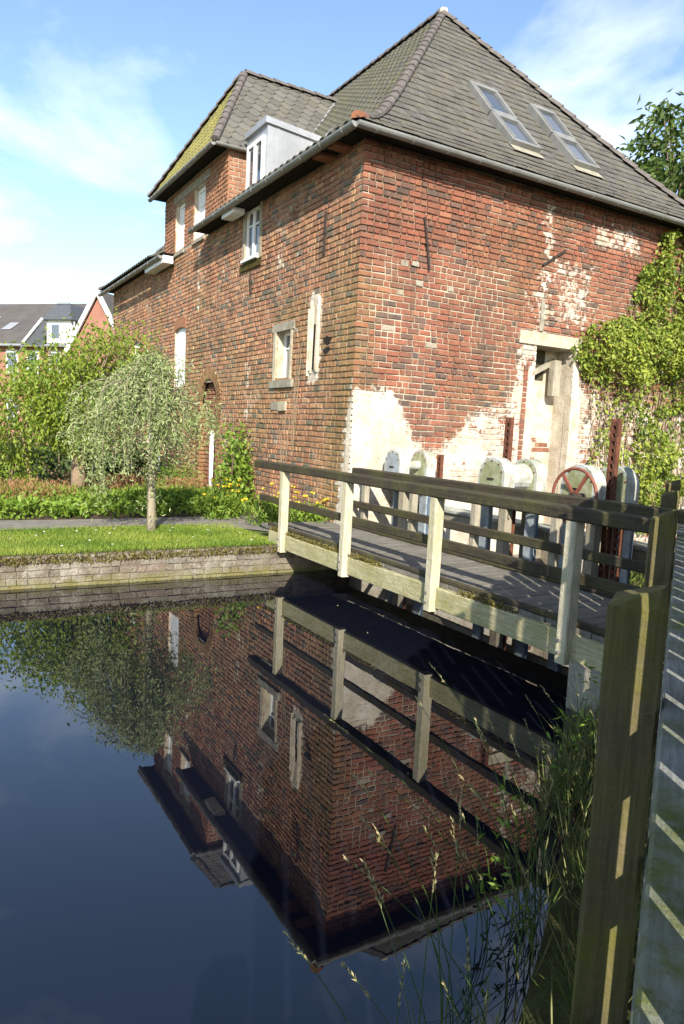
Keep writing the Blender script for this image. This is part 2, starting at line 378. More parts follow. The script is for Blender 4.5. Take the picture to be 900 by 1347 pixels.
# ---- wash / algae fields
PLP = [(0, 2.82), (.55, 2.85), (.85, 2.62), (1.0, 2.35), (1.2, 2.12), (1.5, 1.93), (1.85, 1.95), (2.1, 2.2), (2.4, 2.5), (2.9, 2.72), (3.25, 2.85), (3.35, 3.8), (3.75, 3.95), (4.85, 3.95), (5.0, 3.2), (6.5, 3.0), (9.5, 2.7)]
def wash_r(u, z):
    e = (fbm(u * 1.3, z * 1.3, 11) - .5) * .35
    w = sst(-.22, .22, pl(PLP, u) - z + e) * (.40 + .66 * fbm(u * 1.9 + 3, z * 2.1, 19) + .18 * sst(.6, .2, abs(u - .3)))
    if u > 4.95 and z < 3.3: w *= .8
    def blob(u0, u1, z0, z1, s=.2): return min(sst(-s / 2, s / 2, u - u0), sst(-s / 2, s / 2, u1 - u), sst(-s / 2, s / 2, z - z0), sst(-s / 2, s / 2, z1 - z))
    e2 = (fbm(u * 2.5, z * 2.5, 17) - .5) * .5
    w = max(w, .47 * blob(4.0 + e2 * .4, 5.05 + e2 * .6, 4.15, 5.35 + e2, .3))
    w = max(w, .56 * blob(4.95 + e2 * .4, 6.35 + e2 * .4, 5.72 + e2 * .4, 6.2, .3))
    w = max(w, .62 * blob(3.76 + e2 * .12, 3.96 + e2 * .12, 3.95, 6.3, .12))
    w = max(w, .36 * blob(3.35, 3.9, 4.3, 4.75, .4))
    return w
def wash_l(v, z):
    e = (fbm(v * 2, z * 2, 21) - .5)
    w = sst(-.06, .08, (2.9 - z) * .16 - v + e * .18) if z < 2.95 else 0
    d = abs(v - 1.32 - .02 * e)
    if 2.75 < z < 4.5: w = max(w, .95 * sst(.06, -.06, d - .2 - e * .16) * sst(0, .15, z - 2.8) * sst(0, .2, 4.46 - z + e * .3))
    w = max(w, .62 * sst(.10, .02, abs(v - 7.35 - e * .05)) * (1 if 4.6 < z < 6.2 else 0))
    w = max(w, .52 * sst(.35, .05, abs(v - 2.75 - e * .5)) * (1 if 5.0 < z < 5.9 else 0))
    w = max(w, .40 * sst(.6, .1, abs(v - 4.1 - e)) * sst(3.9, 3.2, z) * (1 if z > 2.2 else 0))
    return w
def alg_r(u, z): return .55 * sst(.55, .05, u + (fbm(u, z, 3) - .5) * .5) * sst(5.2, 3.9, z) + .25 * sst(.55, .75, fbm(u * .7, z * .7, 31))
def alg_l(v, z):
    a = .95 * sst(1.7, .1, v) * sst(5.6, 3.8, z + (fbm(v, z, 4) - .5))
    return max(a, .6 * sst(.45, .75, fbm(v * .55, z * .8, 33)), .65 * sst(6.3, 7.5, v) * sst(4.8, 3.8, z) * sst(9.3, 8.2, v))
PAL = [(.285, .092, .054), (.305, .108, .062), (.235, .080, .052), (.35, .150, .085), (.185, .078, .055), (.27, .104, .065), (.125, .078, .064), (.078, .066, .060)]
def brick_col(wall, s, z):
    k = random.random(); n = fbm(s * .8, z * .8, 41 if wall == 'r' else 43)
    if wall == 'l':
        wts = [3, 3.5, 2, 3.4, 1.6, 3, 1.2 + 1.6 * n, .8]
        f = 1.48 + .18 * sst(3, 8, s)
    else:
        wts = [4, 3, 4, 1.0, 3, 2.5, 1.2 + 1.8 * sst(5.4, 3.4, z), .6 + 1.3 * sst(5, 3.4, z)]; f = 1.0
    c = random.choices(PAL, wts)[0]
    j = random.uniform(.82, 1.16) * f * (.74 + .52 * fbm(s * .45 + 7, z * .5, 47))
    if random.random() < .006: return (.42, .38, .30)
    if wall == 'l': c = (c[0] * 1.0, c[1] * 1.3 + .012, c[2] * 1.22 + .008)
    return (c[0] * j, c[1] * j, c[2] * j)
def frame_r(s, d, z): return (s, -d, z)
def frame_l(s, d, z): return (-d, s, z)
def brick_mesh(mb, fr, s0, s1, z0, z1, tint, wf, af, d0=-.02, d1=PR):
    j = lambda a=.004: random.uniform(-a, a); c = .005 + random.random() * .004
    dd = d1 + random.uniform(-.006, .004); tl = random.uniform(-.004, .004)
    A = [(s0, d0, z0), (s1, d0, z0), (s1, d0, z1), (s0, d0, z1)]
    Bq = [(s0 + j(.002), dd - c, z0 + j(.002)), (s1 + j(.002), dd - c, z0 + j(.002)), (s1 + j(.002), dd - c, z1 + j(.002)), (s0 + j(.002), dd - c, z1 + j(.002))]
    Cq = [(s0 + c + j(), dd + tl + j(.002), z0 + c + j()), (s1 - c + j(), dd - tl + j(.002), z0 + c + j()), (s1 - c + j(), dd - tl + j(.002), z1 - c + j()), (s0 + c + j(), dd + tl + j(.002), z1 - c + j())]
    V = [fr(*q) for q in A + Bq + Cq]
    F = []
    for o in (0, 4):
        for i in range(4): k = (i + 1) % 4; F.append((o + i, o + k, o + 4 + k, o + 4 + i))
    F.append((8, 9, 10, 11))
    if fr is frame_l: F = [f[::-1] for f in F]
    ww = [wf(q[0], q[2]) for q in A]; aa = [af(q[0], q[2]) for q in A]
    mb.add(V, F, tint=tint, wash=ww * 3, alg=aa * 3)
def layout(L0, L1, z0, z1, holes, wall, start_half=True):
    """brick rectangles in courses, kept out of the holes (s0,s1,z0,z1)"""
    res = []; nrow = int((z1 - z0) / CH)
    for r in range(nrow):
        za = z0 + r * CH; zb = za + CH - JO; zm = (za + zb) / 2
        hs = sorted((h[0], h[1]) for h in holes if h[2] < zm < h[3])
        segs = []; x = L0
        for a, c in hs:
            if a > x: segs.append((x, min(a, L1)))
            x = max(x, c)
        if x < L1: segs.append((x, L1))
        for a, c in segs:
            x = a; k = 0
            ln = .12 if (r % 2 == 0) else .24
            while x < c - .03:
                lw = ln * random.uniform(.92, 1.08); e = min(x + lw, c)
                if c - e < .07: e = c
                wv = (fbm(x * .35, r * .07, 50) - .5) * .05
                res.append((x, e - (JO if e < c else .002), za + wv + random.uniform(-.002, .002), zb + wv + random.uniform(-.007, .004)))
                x = e
                ln = random.choices([.245, .12], [1, .8])[0] if (r % 3) else random.choices([.245, .12], [.5, 1.3])[0]
    return res
def backing(name, fr, L0, L1, z0, z1, holes, wf, af, parent, step=.1, colr=(.55, .49, .37)):
    mb = MB(); xs = sorted(set([L0, L1] + [h[i] for h in holes for i in (0, 1)] + list(np.arange(L0, L1, step)))); zs = sorted(set([z0, z1] + [h[i] for h in holes for i in (2, 3)] + list(np.arange(z0, z1, step))))
    xs = [x for x in xs if L0 <= x <= L1]; zs = [z for z in zs if z0 <= z <= z1]
    idx = {}
    V = []; W = []; A = []
    for i, x in enumerate(xs):
        for k, z in enumerate(zs):
            w_ = wf(x, z); d = sst(.45, .85, w_ + (fbm(x * 5, z * 5, 61) - .5) * .5) * (PR + .006) + (fbm(x * 3, z * 3, 62) - .5) * .008 - .012 * sst(.42, .68, fbm(x * 1.1, z * 1.3, 63)) - (.010 * sst(4.6, 5.6, z) if fr is frame_r else 0)
            if 0 < d and (x in (L0, L1)): d = min(d, PR)
            V.append(fr(x, d, z)); W.append(min(1, w_ + (.16 * sst(3.4, 2.6, z) if fr is frame_r else 0))); A.append(af(x, z)); idx[i, k] = len(V) - 1
    F = []
    for i in range(len(xs) - 1):
        for k in range(len(zs) - 1):
            xm, zm = (xs[i] + xs[i + 1]) / 2, (zs[k] + zs[k + 1]) / 2
            if any(h[0] < xm < h[1] and h[2] < zm < h[3] for h in holes): continue
            f = (idx[i, k], idx[i + 1, k], idx[i + 1, k + 1], idx[i, k + 1]); F.append(f if fr is frame_r else f[::-1])
    mb.add(V, F, tint=colr, wash=W, alg=A)
    return mb.build(name, M_mortar, parent)
# ---- openings (s0,s1,z0,z1)
DOOR = (3.79, 4.76, -.3, 3.79)
H_r = [DOOR]
WIN = (2.24, 2.84, 2.98, 3.86); UWIN = (3.72, 4.6, 5.38, 6.5); BL1 = (8.25, 9.15, 3.0, 4.50); BL2 = (12.7, 13.3, 2.6, 4.5); DR2 = (10.3, 11.7, .4, 2.5)
TW1 = (8.55, 9.32, 6.42, 7.66); TW2 = (7.04, 7.86, 6.45, 7.68)
AV0, AV1 = 5.62, 7.28; AVC = (AV0 + AV1) / 2
H_l = [WIN, UWIN, BL1, BL2, DR2, (AVC - .56, AVC + .56, .3, 3.41 - .83)] + [(AVC - sqrt(.56 ** 2 - (k_ * .08 + .04) ** 2), AVC + sqrt(.56 ** 2 - (k_ * .08 + .04) ** 2), 3.41 - .83 + k_ * .08, 3.41 - .83 + k_ * .08 + .08) for k_ in range(6)]
ZT = 6.5
right = backing('gable_wall', frame_r, -.0, HW, -.6, ZT, H_r, wash_r, alg_r, house)
left = backing('long_wall', frame_l, 0.0, HL, -.6, ZT, H_l, wash_l, alg_l, house)
# arched doorway: bricks of the wall keep out of the arch ring
def in_arch(v, z, R_=.83):
    zs_ = 3.41 - .83
    return abs(v - AVC) < R_ and (z < zs_ or (v - AVC) ** 2 + (z - zs_) ** 2 < R_ * R_)
rr = layout(-PR, HW, -.56, ZT - .02, H_r, 'r')
ll = layout(0.004, HL, -.56, ZT - .02, H_l, 'l')
ll = [q for q in ll if not in_arch((q[0] + q[1]) / 2, (q[2] + q[3]) / 2)]
def visdist(fr, q): 
    c = fr((q[0] + q[1]) / 2, 0, (q[2] + q[3]) / 2); P = wor(*c); return (P - Vector((0, 0, EYE))).length / max(.1, (q[1] - q[0])) ** .5
def put_bricks(rects, fr, wall, parent, wf, af, nsingle, zmin, mat=M_brick):
    ok = sorted(range(len(rects)), key=lambda i: visdist(fr, rects[i]) + (0 if zmin < rects[i][2] < 6.2 else 100) + (50 if wf(rects[i][0], rects[i][2]) > .4 else 0))
    single = set(ok[:nsingle]); rest = MB()
    for i, q in enumerate(rects):
        t = brick_col(wall, q[0], q[2]); tgt = MB() if i in single else rest
        brick_mesh(tgt, fr, *q, t, wf, af)
        if i in single: tgt.build('brick', mat, parent)
    rest.build('brickwork', mat, parent, kind='stuff')
put_bricks(rr, frame_r, 'r', right, wash_r, alg_r, 200, 2.0)
put_bricks(ll, frame_l, 'l', left, wash_l, alg_l, 100, 2.0)
# other two walls, plain (face away)
o = MB().add([(HW, 0, -.6), (HW, HL, -.6), (HW, HL, ZT), (HW, 0, ZT), (0, HL, -.6), (0, HL, ZT)], [(0, 1, 2, 3), (1, 4, 5, 2)], tint=(.3, .12, .07)).build('rear_wall', M_brick, house)
# soffit
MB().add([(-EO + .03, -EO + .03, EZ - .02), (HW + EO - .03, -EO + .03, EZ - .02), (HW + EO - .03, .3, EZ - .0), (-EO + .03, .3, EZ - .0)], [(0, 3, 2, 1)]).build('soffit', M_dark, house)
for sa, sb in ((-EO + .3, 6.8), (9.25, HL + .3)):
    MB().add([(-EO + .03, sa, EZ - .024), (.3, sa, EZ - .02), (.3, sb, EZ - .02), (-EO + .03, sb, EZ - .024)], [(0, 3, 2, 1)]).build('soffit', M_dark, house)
# ---- door opening in the gable wall
d = MB(); a, c, z0, z1 = DOOR; dp = .42
door = MB()
door.add([(a, 0, z0), (a, dp, z0), (a, dp, z1), (a, 0, z1), (c, 0, z0), (c, dp + .02, z0), (c, dp + .02, z1), (c, 0, z1)], [(0, 1, 2, 3), (7, 6, 5, 4), (3, 2, 6, 7)])
dr_o = door.build('doorway', M_plaster, house)
bp = MB(); bp.add([(a, dp, z0), (c, dp, z0), (c, dp, 3.79), (a, dp, 3.79)], [(0, 1, 2, 3)]); bp.build('blocked_panel', M_plaster, dr_o)
MB().box(a + .01, a + .62, dp - .03, dp - .004, 3.25, 3.78, .01).build('dark_panel', M_rail, dr_o)  # dark panel in the upper corner of the doorway recess
lm = MB(); lm.box(3.34, 4.92, -.035, .10, 3.80, 4.02, .01); lm.build('lintel', M_lint, dr_o)
jb = MB(); jb.box(a - .17, a + .015, -.03, .12, -.3, 3.1, .008); jb.build('jamb', M_plaster, dr_o)
jb = MB(); jb.box(c - .01, c + .26, -.032, .12, -.3, 2.9, .008); jb.build('jamb', M_plaster, dr_o)
bs = MB(); bs.beam((a + .05, .2, 3.28), (c - .1, .35, 3.62), .06, .09); bs.build('brace', M_timber, dr_o)
fb = MB(); fb.box(c - .30, c - .12, .18, .3, 2.95, 3.6, .012); fb.build('hanging_board', M_timber, dr_o)
bk = MB()
for _ in range(26):
    x = random.uniform(a + .35, c - .2); z = 1.45 + random.gauss(0, .3); 
    z = round(z / CH) * CH; bk.box(x, x + random.choice([.12, .2]), dp - .008, dp + .02, z, z + .075, .003, tint=random.choice(PAL[:4]), wash=[.2] * 8, alg=[0] * 8)
bk.build('exposed_bricks', M_brick, dr_o, kind='stuff')
st_ = MB()
for i in range(22): st_.box(a - .28 + random.uniform(-.005, .005), a - .18, -.024, .02, 1.35 + i * CH, 1.35 + i * CH + .08, .003, tint=random.choice(PAL[:5]), wash=[.1] * 8, alg=[0] * 8)
st_.build('exposed_bricks', M_brick, dr_o, kind='stuff')
# ---- wall windows
def reveal(parent, fr, h, depth, mat, back=None, name='reveal'):
    a, c, z0, z1 = h; mb = MB()
    V = [fr(a, 0, z0), fr(a, -depth, z0), fr(a, -depth, z1), fr(a, 0, z1), fr(c, 0, z0), fr(c, -depth, z0), fr(c, -depth, z1), fr(c, 0, z1)]
    mb.add(V, [(0, 1, 2, 3), (7, 6, 5, 4), (3, 2, 6, 7), (0, 4, 5, 1)])
    return mb.build(name, mat, parent)
def fbox(fr, s0, s1, d0, d1, z0, z1, j=0):
    P = [fr(s0, d0, z0), fr(s1, d1, z1)]; lo = [min(P[0][i], P[1][i]) for i in range(3)]; hi = [max(P[0][i], P[1][i]) for i in range(3)]
    return MB().box(lo[0], hi[0], lo[1], hi[1], lo[2], hi[2], j)
def casement(fr, h, depth, parent, nm=2, fw_=.05, bars=1, mat=M_white):
    a, c, z0, z1 = h; mb = MB()
    def bx(s0, s1, zz0, zz1, q=.05):
        P = [fr(s0, -depth, zz0), fr(s1, -depth + q, zz1)]; lo = [min(P[0][i], P[1][i]) for i in range(3)]; hi = [max(P[0][i], P[1][i]) for i in range(3)]
        mb.box(lo[0], hi[0], lo[1], hi[1], lo[2], hi[2])
    bx(a, a + fw_, z0, z1); bx(c - fw_, c, z0, z1); bx(a + fw_, c - fw_, z0, z0 + fw_); bx(a + fw_, c - fw_, z1 - fw_, z1)
    for i in range(1, nm): x = a + (c - a) * i / nm; bx(x - fw_ * .6, x + fw_ * .6, z0 + fw_, z1 - fw_, .055)
    for i in range(1, bars + 1):
        z = z0 + (z1 - z0) * (1 - .33 * i) ; 
        for k in range(nm):
            x0 = a + (c - a) * k / nm + fw_ * .7; x1 = a + (c - a) * (k + 1) / nm - fw_ * .7; bx(x0, x1, z - .015, z + .015, .045)
    f = mb.build('window_frame', mat, parent)
    for k in range(nm):
        x0 = a + (c - a) * k / nm + fw_ * .6; x1 = a + (c - a) * (k + 1) / nm - fw_ * .6
        q = MB(); V = [fr(x0, -depth + .02, z0 + fw_), fr(x1, -depth + .02, z0 + fw_), fr(x1, -depth + .02, z1 - fw_), fr(x0, -depth + .02, z1 - fw_)]
        q.add(V, [(0, 1, 2, 3) if fr is frame_r else (3, 2, 1, 0)]); q.build('pane', M_glass, parent)
    return f
# stone framed window
w1 = reveal(house, frame_l, WIN, .21, M_lint, name='stone_window'); w1['label'] = 'small deep window with pale plastered reveal and grey stone surround'
casement(frame_l, WIN, .20, w1, 2, .05, 1, M_white)
fbox(frame_l, WIN[0] - .14, WIN[1] + .16, -.02, .035, WIN[3], WIN[3] + .15, .008).build('lintel', M_stone, w1)
fbox(frame_l, WIN[0] - .17, WIN[1] + .18, -.02, .06, WIN[2] - .14, WIN[2] - .005, .008).build('sill', M_stone, w1)
fbox(frame_l, WIN[0] - .075, WIN[0] - .003, -.02, .03, WIN[2], WIN[3], .006).build('jamb', M_lint, w1)
fbox(frame_l, WIN[1] + .003, WIN[1] + .10, -.02, .03, WIN[2], WIN[3], .006).build('jamb', M_lint, w1)
# white casement under the eave
w2 = reveal(house, frame_l, UWIN, .12, M_stone, name='casement_window'); w2['label'] = 'white casement window tucked under the eave with mossy sill'
casement(frame_l, (UWIN[0] + .1, UWIN[1] - .08, UWIN[2] + .06, UWIN[3] - .1), .06, w2, 2, .065, 1)
fbox(frame_l, UWIN[0] - .02, UWIN[0] + .1, -.1, .03, UWIN[2], UWIN[3], .004).build('jamb', M_timber, w2)
fbox(frame_l, UWIN[1] - .08, UWIN[1] + .03, -.1, .03, UWIN[2], UWIN[3], .004).build('jamb', M_timber, w2)
fbox(frame_l, UWIN[0] + .08, UWIN[1] - .06, -.02, .10, UWIN[2] - .0, UWIN[2] + .05).build('sill', M_white, w2)
fbox(frame_l, UWIN[0] - .05, UWIN[1] + .1, -.02, .05, UWIN[2] - .16, UWIN[2] - .01, .008).build('sill_stone', M_mossy, w2)
# white blind panels in the far openings
for h, nm in ((BL1, 'tall white boarded window opening in the long wall'), (BL2, 'narrow white boarded window nearest the far eave'), (DR2, 'white door partly hidden behind the silver tree')):
    q = reveal(house, frame_l, h, .16, M_plaster, name='boarded_window' if h is not DR2 else 'white_door'); q['label'] = nm
    fbox(frame_l, h[0], h[1], -.2, -.05, h[2], h[3]).build('board', M_white, q)
    if h is not DR2:
        mb = MB(); k = 7
        for i in range(k):
            s0 = h[0] - .02 + (h[1] - h[0] + .04) * i / k; s1 = s0 + (h[1] - h[0]) / k - .012; zc = h[3] + .01 + .07 * sin(pi * (i + .5) / k)
            P = [frame_l(s0, -.02, zc - .06), frame_l(s1, .022, zc + .2)]
            mb.box(min(P[0][0], P[1][0]), max(P[0][0], P[1][0]), s0, s1, zc - .06, zc + .2, .004, tint=(.36, .15, .08), wash=[0] * 8, alg=[.2] * 8)
        mb.build('brick_arch', M_brick, q)
# dark blocks paint the shaded slit in the plaster strip and the broken hole
fbox(frame_l, 1.265, 1.335, -.0, .036, 3.1, 3.85, .012).build('arrow_slit_shade', M_dark, house)
pf = MB()
for i in (0, 1, 5, 6, 7, 8):
    s = 1.16 + i * .042; pf.box(-.04 - random.random() * .02, .02, s, s + random.uniform(.012, .03), 2.95 + random.random() * .15, 4.1 + random.random() * .2, .008)
pf.build('slit_render', M_plaster, house)
for (s, z, r_) in ((.86, 3.56, .1), (.88, 3.40, .09)):
    q = MB(); k = 9; q.prism([frame_l(s + r_ * random.uniform(.6, 1.2) * cos(t) * 1.3, .023, z + r_ * .7 * random.uniform(.6, 1.2) * sin(t)) for t in (2 * pi * i / k for i in range(k))], (.03, 0, 0)); q.build('wall_hole_shade', M_dark, house)  # dark plates on the wall face, coloured as the shade inside a hole
fbox(frame_l, 2.3, 2.62, -.02, .045, 2.42, 2.58, .012).build('stone_block', M_lint, house)
fbox(frame_l, 2.62, 2.95, -.02, .035, 2.42, 2.58, .012).build('stone_block', M_stone, house)
# arched doorway, bricked up
arch = fbox(frame_l, AV0 + .2, AV1 - .2, -.16, -.12, .3, 3.3).build('arched_doorway', M_mortar, house)
arch['label'] = 'bricked-up arched doorway with a ring of brick voussoirs'
zs_ = 3.41 - .83; k = 26
for i in range(k):
    t0 = pi * i / k + .012; t1 = pi * (i + 1) / k - .012; q = MB(); r1, r2 = .56, .82
    P = [frame_l(AVC + r * cos(t), -.05, zs_ + r * sin(t)) for r, t in ((r1, t0), (r2, t0), (r2, t1), (r1, t1))]
    q.prism(P, (-.078 + random.uniform(-.006, .006), 0, 0)); c_ = random.choice(PAL[:6]); q.c = [(c_[0] * 1.1, c_[1] * 1.5, c_[2] * 1.3)] * 8; q.wv = [.12] * 8; q.av = [.8] * 8
    recalc(q.build('voussoir', M_brick, arch))
inn = MB()
for r in range(int((zs_ + .5 - .3) / CH)):
    z = .34 + r * CH; hw = .55 if z < zs_ else sqrt(max(0, .55 ** 2 - (z - zs_) ** 2)); s = AVC - hw + (.06 if r % 2 else 0)
    while s < AVC + hw - .05:
        e = min(s + .235, AVC + hw); brick_mesh(inn, frame_l, s, e - JO, z, z + CH - JO, (.34 * random.uniform(.8, 1.1), .14, .085), lambda a, b: .1, lambda a, b: .2, -.15, -.10); s = e
inn.build('infill_brickwork', M_brick, arch, kind='stuff')
for side in (AVC - .82, AVC + .56):
    mb = MB()
    for r in range(int((zs_ - .3) / CH)):
        z = .34 + r * CH
        for x0, x1 in (((side, side + .25),) if r % 2 else ((side, side + .12), (side + .135, side + .25))): brick_mesh(mb, frame_l, x0, x1, z, z + CH - JO, random.choice([(.34, .15, .08), (.30, .14, .07), (.3, .1, .06)]), lambda a, b: .12, lambda a, b: .7, -.14, .024)
    mb.build('door_jamb', M_brick, arch)
q = MB(); q.tube([(-.06, AVC - .44, .35), (-.06, AVC - .44, 1.95)], .05, 10); q.build('downpipe', M_white, house, smooth=True)
# iron wall anchors
def anchor(P0, P1, fr):
    q = MB(); q.beam(fr(P0[0], PR + .02, P0[1]), fr(P1[0], PR + .02, P1[1]), .035, .03); m_ = ((P0[0] + P1[0]) / 2, (P0[1] + P1[1]) / 2)
    q.tube([fr(m_[0], -.02, m_[1]), fr(m_[0], .06, m_[1])], .03, 6); q.build('wall_anchor', M_iron, house)
anchor((1.13, 5.50), (1.28, 4.72), frame_r); anchor((3.75, 5.18), (4.28, 5.52), frame_r); anchor((4.12, 4.75), (4.16, 5.15), frame_l); anchor((1.08, 5.62), (1.09, 4.95), frame_l)
q = MB(); q.box(3.80, 3.89, -.03, 0, 4.05, 4.6, .005); q.build('slot', M_stone, house)
# chip marks: pale stones
for (s, z) in ((.75, 4.72), (.95, 4.74), (1.05, 4.45)): q = MB(); q.box(s, s + .13, -.022, 0, z, z + .07, .01); q.build('pale_stone', M_stone, house)
# ---- roof
PF = [(-.38, 6.47), (0, 6.68), (.35, 6.90), (.8, 7.28), (1.4, 7.90), (2.25, 8.86), (4.75, 11.74)]
def zr(x): return pl(PF, x)
AP = HW / 2; ZA = zr(AP)
roof = MB()
rings = [x for x, _ in PF[:-1]] + [AP]
for side in range(4):
    for x0, x1 in zip(rings, rings[1:]):
        a0, b0 = zr(x0) - .03, zr(x1) - .03; R0 = HL - x0; R1 = HL - x1
        if side == 0: q = [(x0, x0, a0), (HW - x0, x0, a0), (HW - x1, x1, b0), (x1, x1, b0)]
        elif side == 1: q = [(HW - x0, x0, a0), (HW - x0, R0, a0), (HW - x1, R1, b0), (HW - x1, x1, b0)]
        elif side == 2: q = [(HW - x0, R0, a0), (x0, R0, a0), (x1, R1, b0), (HW - x1, R1, b0)]
        else: q = [(x0, R0, a0), (x0, x0, a0), (x1, x1, b0), (x1, R1, b0)]
        if side == 3 and x1 < .5:      # open where the tower stands
            for v0, v1 in ((x0, 5.62), (10.32, R0)):
                w0 = max(v0, x1) if v0 == x0 else v0; w1_ = min(v1, R1) if v1 == R0 else v1
                roof.add([(x0, v1, a0), (x0, v0, a0), (x1, w0, b0), (x1, w1_, b0)], [(0, 1, 2, 3)])
            continue
        roof.add(q, [(0, 1, 2, 3)])
roof_o = roof.build('roof', M_dark, house)
tiles = []      # (MB, distance, material)
def tile(poly_list, to3, h, base, mat, thick=.022):
    mb = MB()
    for poly in poly_list:
        if len(poly) < 3: continue
        T = [to3(p[0], p[1], h(p)) for p in poly]; Bm = [to3(p[0], p[1], h(p) - thick) for p in poly]; k = len(poly)
        mb.add(T + Bm, [tuple(range(k))] + [(i, k + i, k + (i + 1) % k, (i + 1) % k) for i in range(k)])
    if mb.v:
        mb.c = [base] * len(mb.v); c = Vector(mb.v[0]); tiles.append((mb, (wor(*c) - Vector((0, 0, EYE))).length, mat))
def arc_rows(step, prof_):
    # values of x where arclength along the profile is a multiple of step
    xs = []; s = 0; x = prof_[0][0]; nx = 0.
    for (a, za_), (b_, zb_) in zip(prof_, prof_[1:]):
        ln = sqrt((b_ - a) ** 2 + (zb_ - za_) ** 2)
        while nx <= s + ln: xs.append(a + (b_ - a) * (nx - s) / ln); nx += step
        s += ln
    return xs
def tint_tile(kind):
    f = random.uniform(.75, 1.2)
    if kind == 'flat': return (.088 * f, .084 * f, .078 * f)
    if kind == 'pan': return (.075 * f, .074 * f, .06 * f)
    if kind == 'moss': return (.20 * f, .18 * f, .05 * f)
    return (.105 * f, .102 * f, .095 * f)
# gable side: flat tiles
xs = arc_rows(.255, PF) + [AP]
TWD = .215
for r, (d0, d1) in enumerate(zip(xs, xs[1:])):
    s = -EO - TWD * (r % 2) * .5
    while s < HW + EO:
        j = random.uniform(-.006, .006)
        poly = [(s + .004, d0 - .02 + j), (s + TWD - .004, d0 - .02 + j), (s + TWD - .004, d1), (s + .004, d1)]
        poly = clip(poly, 1, -1, 0); poly = clip(poly, -1, -1, HW); s += TWD
        if len(poly) < 3: continue
        tl = random.uniform(-.004, .006)
        tile([poly], lambda a, d, h: (a, d, zr(d) + h), lambda p, d0=d0, d1=d1, tl=tl: .045 - .036 * (p[1] - d0) / max(.01, d1 - d0) + tl, tint_tile('flat'), M_tile)
# water side: pantiles
TW_ = .24
for r, (d0, d1) in enumerate(zip(arc_rows(.30, PF), arc_rows(.30, PF)[1:] + [AP])):
    s = -EO - .1
    while s < HL + EO:
        tw = s > 5.35 and s < 10.3
        lim = 1.3 + .0
        def cl(p_): p_ = clip(p_, 1, -1, 0); return clip(p_, -1, -1, HL)
        if not (tw and d0 < lim):
            segs = [(0, .3), (.3, .55), (.55, .8), (.8, 1.0)]
            polys = [cl([(s + a * TW_, d0 - .02), (s + b_ * TW_, d0 - .02), (s + b_ * TW_, d1), (s + a * TW_, d1)]) for a, b_ in segs]
            def hh(p, s=s, d0=d0, d1=d1):
                f = (p[0] - s) / TW_; roll = .012 if f < .3 else (.05 if .45 < f < .85 else .012 + .02 * (f > .85))
                return roll + .03 - .03 * (p[1] - d0) / max(.01, d1 - d0)
            polys = [p_[::-1] for p_ in polys]
            tile(polys, lambda a, d, h: (d, a, zr(d) + h), hh, tint_tile('pan'), M_pan)
        s += TW_
# ---- tower: its own part with sub-parts
TV0, TV1 = 5.65, 10.25; TEZ = 8.0; TO = .36; TPV = (TV0 + TV1) / 2; TPU = 1.22; TPZ = 10.68
def t_holes(): return [TW1, TW2]
tower = backing('tower', frame_l, TV0, TV1, ZT - .02, TEZ + .1, t_holes(), lambda a, b: .05, lambda a, b: .25, house)
tower['label'] = 'stair tower rising through the eave with two tall windows and mossy hipped roof'
tb = MB()
def tcol(): f = random.uniform(.85, 1.15); return (.37 * f, .165 * f, .095 * f)
for q in layout(TV0 - PR, TV1, ZT - .04, TEZ + .05, t_holes(), 'l'): brick_mesh(tb, frame_l, *q, tcol(), lambda a, b: .05, lambda a, b: .25)
def frame_ts(s, d, z): return (s, TV0 - d, z)
for q in layout(0.003, .55, 6.6, TEZ + .05, [], 'l'): brick_mesh(tb, frame_ts, *q, tcol(), lambda a, b: .12, lambda a, b: .1)
tb.build('brickwork', M_brick, tower, kind='stuff')
MB().add([(0, TV0, 6.4), (.56, TV0, 6.4), (.56, TV0, TEZ + .1), (0, TV0, TEZ + .1)], [(0, 1, 2, 3)], tint=(.5, .45, .36), wash=[.1] * 4, alg=[0] * 4).build('side_wall', M_mortar, tower)
MB().box(.56, 3.0, TV0 - .03, TV0 + .05, 6.6, TEZ + .08).build('side_cladding', M_clad, tower)
MB().add([(0, TV1, 6.4), (3, TV1, 6.4), (3, TV1, TEZ + .1), (0, TV1, TEZ + .1)], [(3, 2, 1, 0)], tint=(.3, .12, .07)).build('side_wall', M_brick, tower)
for h in (TW1, TW2):
    q = reveal(tower, frame_l, h, .2, M_plaster, name='tower_window')
    fr_ = casement(frame_l, h, .15, tower, 1, .09, 1)
    fbox(frame_l, h[0] + .09, h[1] - .09, -.16, -.128, h[2] + .09, h[3] - .09).build('blind', M_white, tower)
    fbox(frame_l, h[0] - .02, h[1] + .02, -.15, .05, h[2] - .07, h[2] - .0, .004).build('sill', M_stone, tower)
fbox(frame_l, TW2[0] - .3, TW1[1] + .12, -.01, .02, 7.69, 7.88, .004).build('lintel', M_stone, tower)
troof = MB()
PK = (TPU, TPV, TPZ); RK = (4.2, TPV, TPZ); e0, e1 = TV0 - .12, TV1 + .15
troof.add([(-TO, e0, TEZ), (-TO, e1, TEZ), PK, RK, (3.2, e0, TEZ), (3.2, e1, TEZ)], [(1, 0, 2), (0, 4, 3, 2), (5, 1, 2, 3), (0, 1, 5, 4)])
to_ = troof.build('tower_roof', M_dark, tower)
ts_ = (TPZ - TEZ) / (TPV - e0); us_ = (TPZ - TEZ) / (TPU + TO)
def row_vals(run, rise, step): ln = sqrt(run * run + rise * rise); n_ = int(ln / step) + 1; return [min(run, i * step * run / ln) for i in range(n_)] + [run]
tt = MB(); tt2 = MB(); keep = tiles; tiles = []
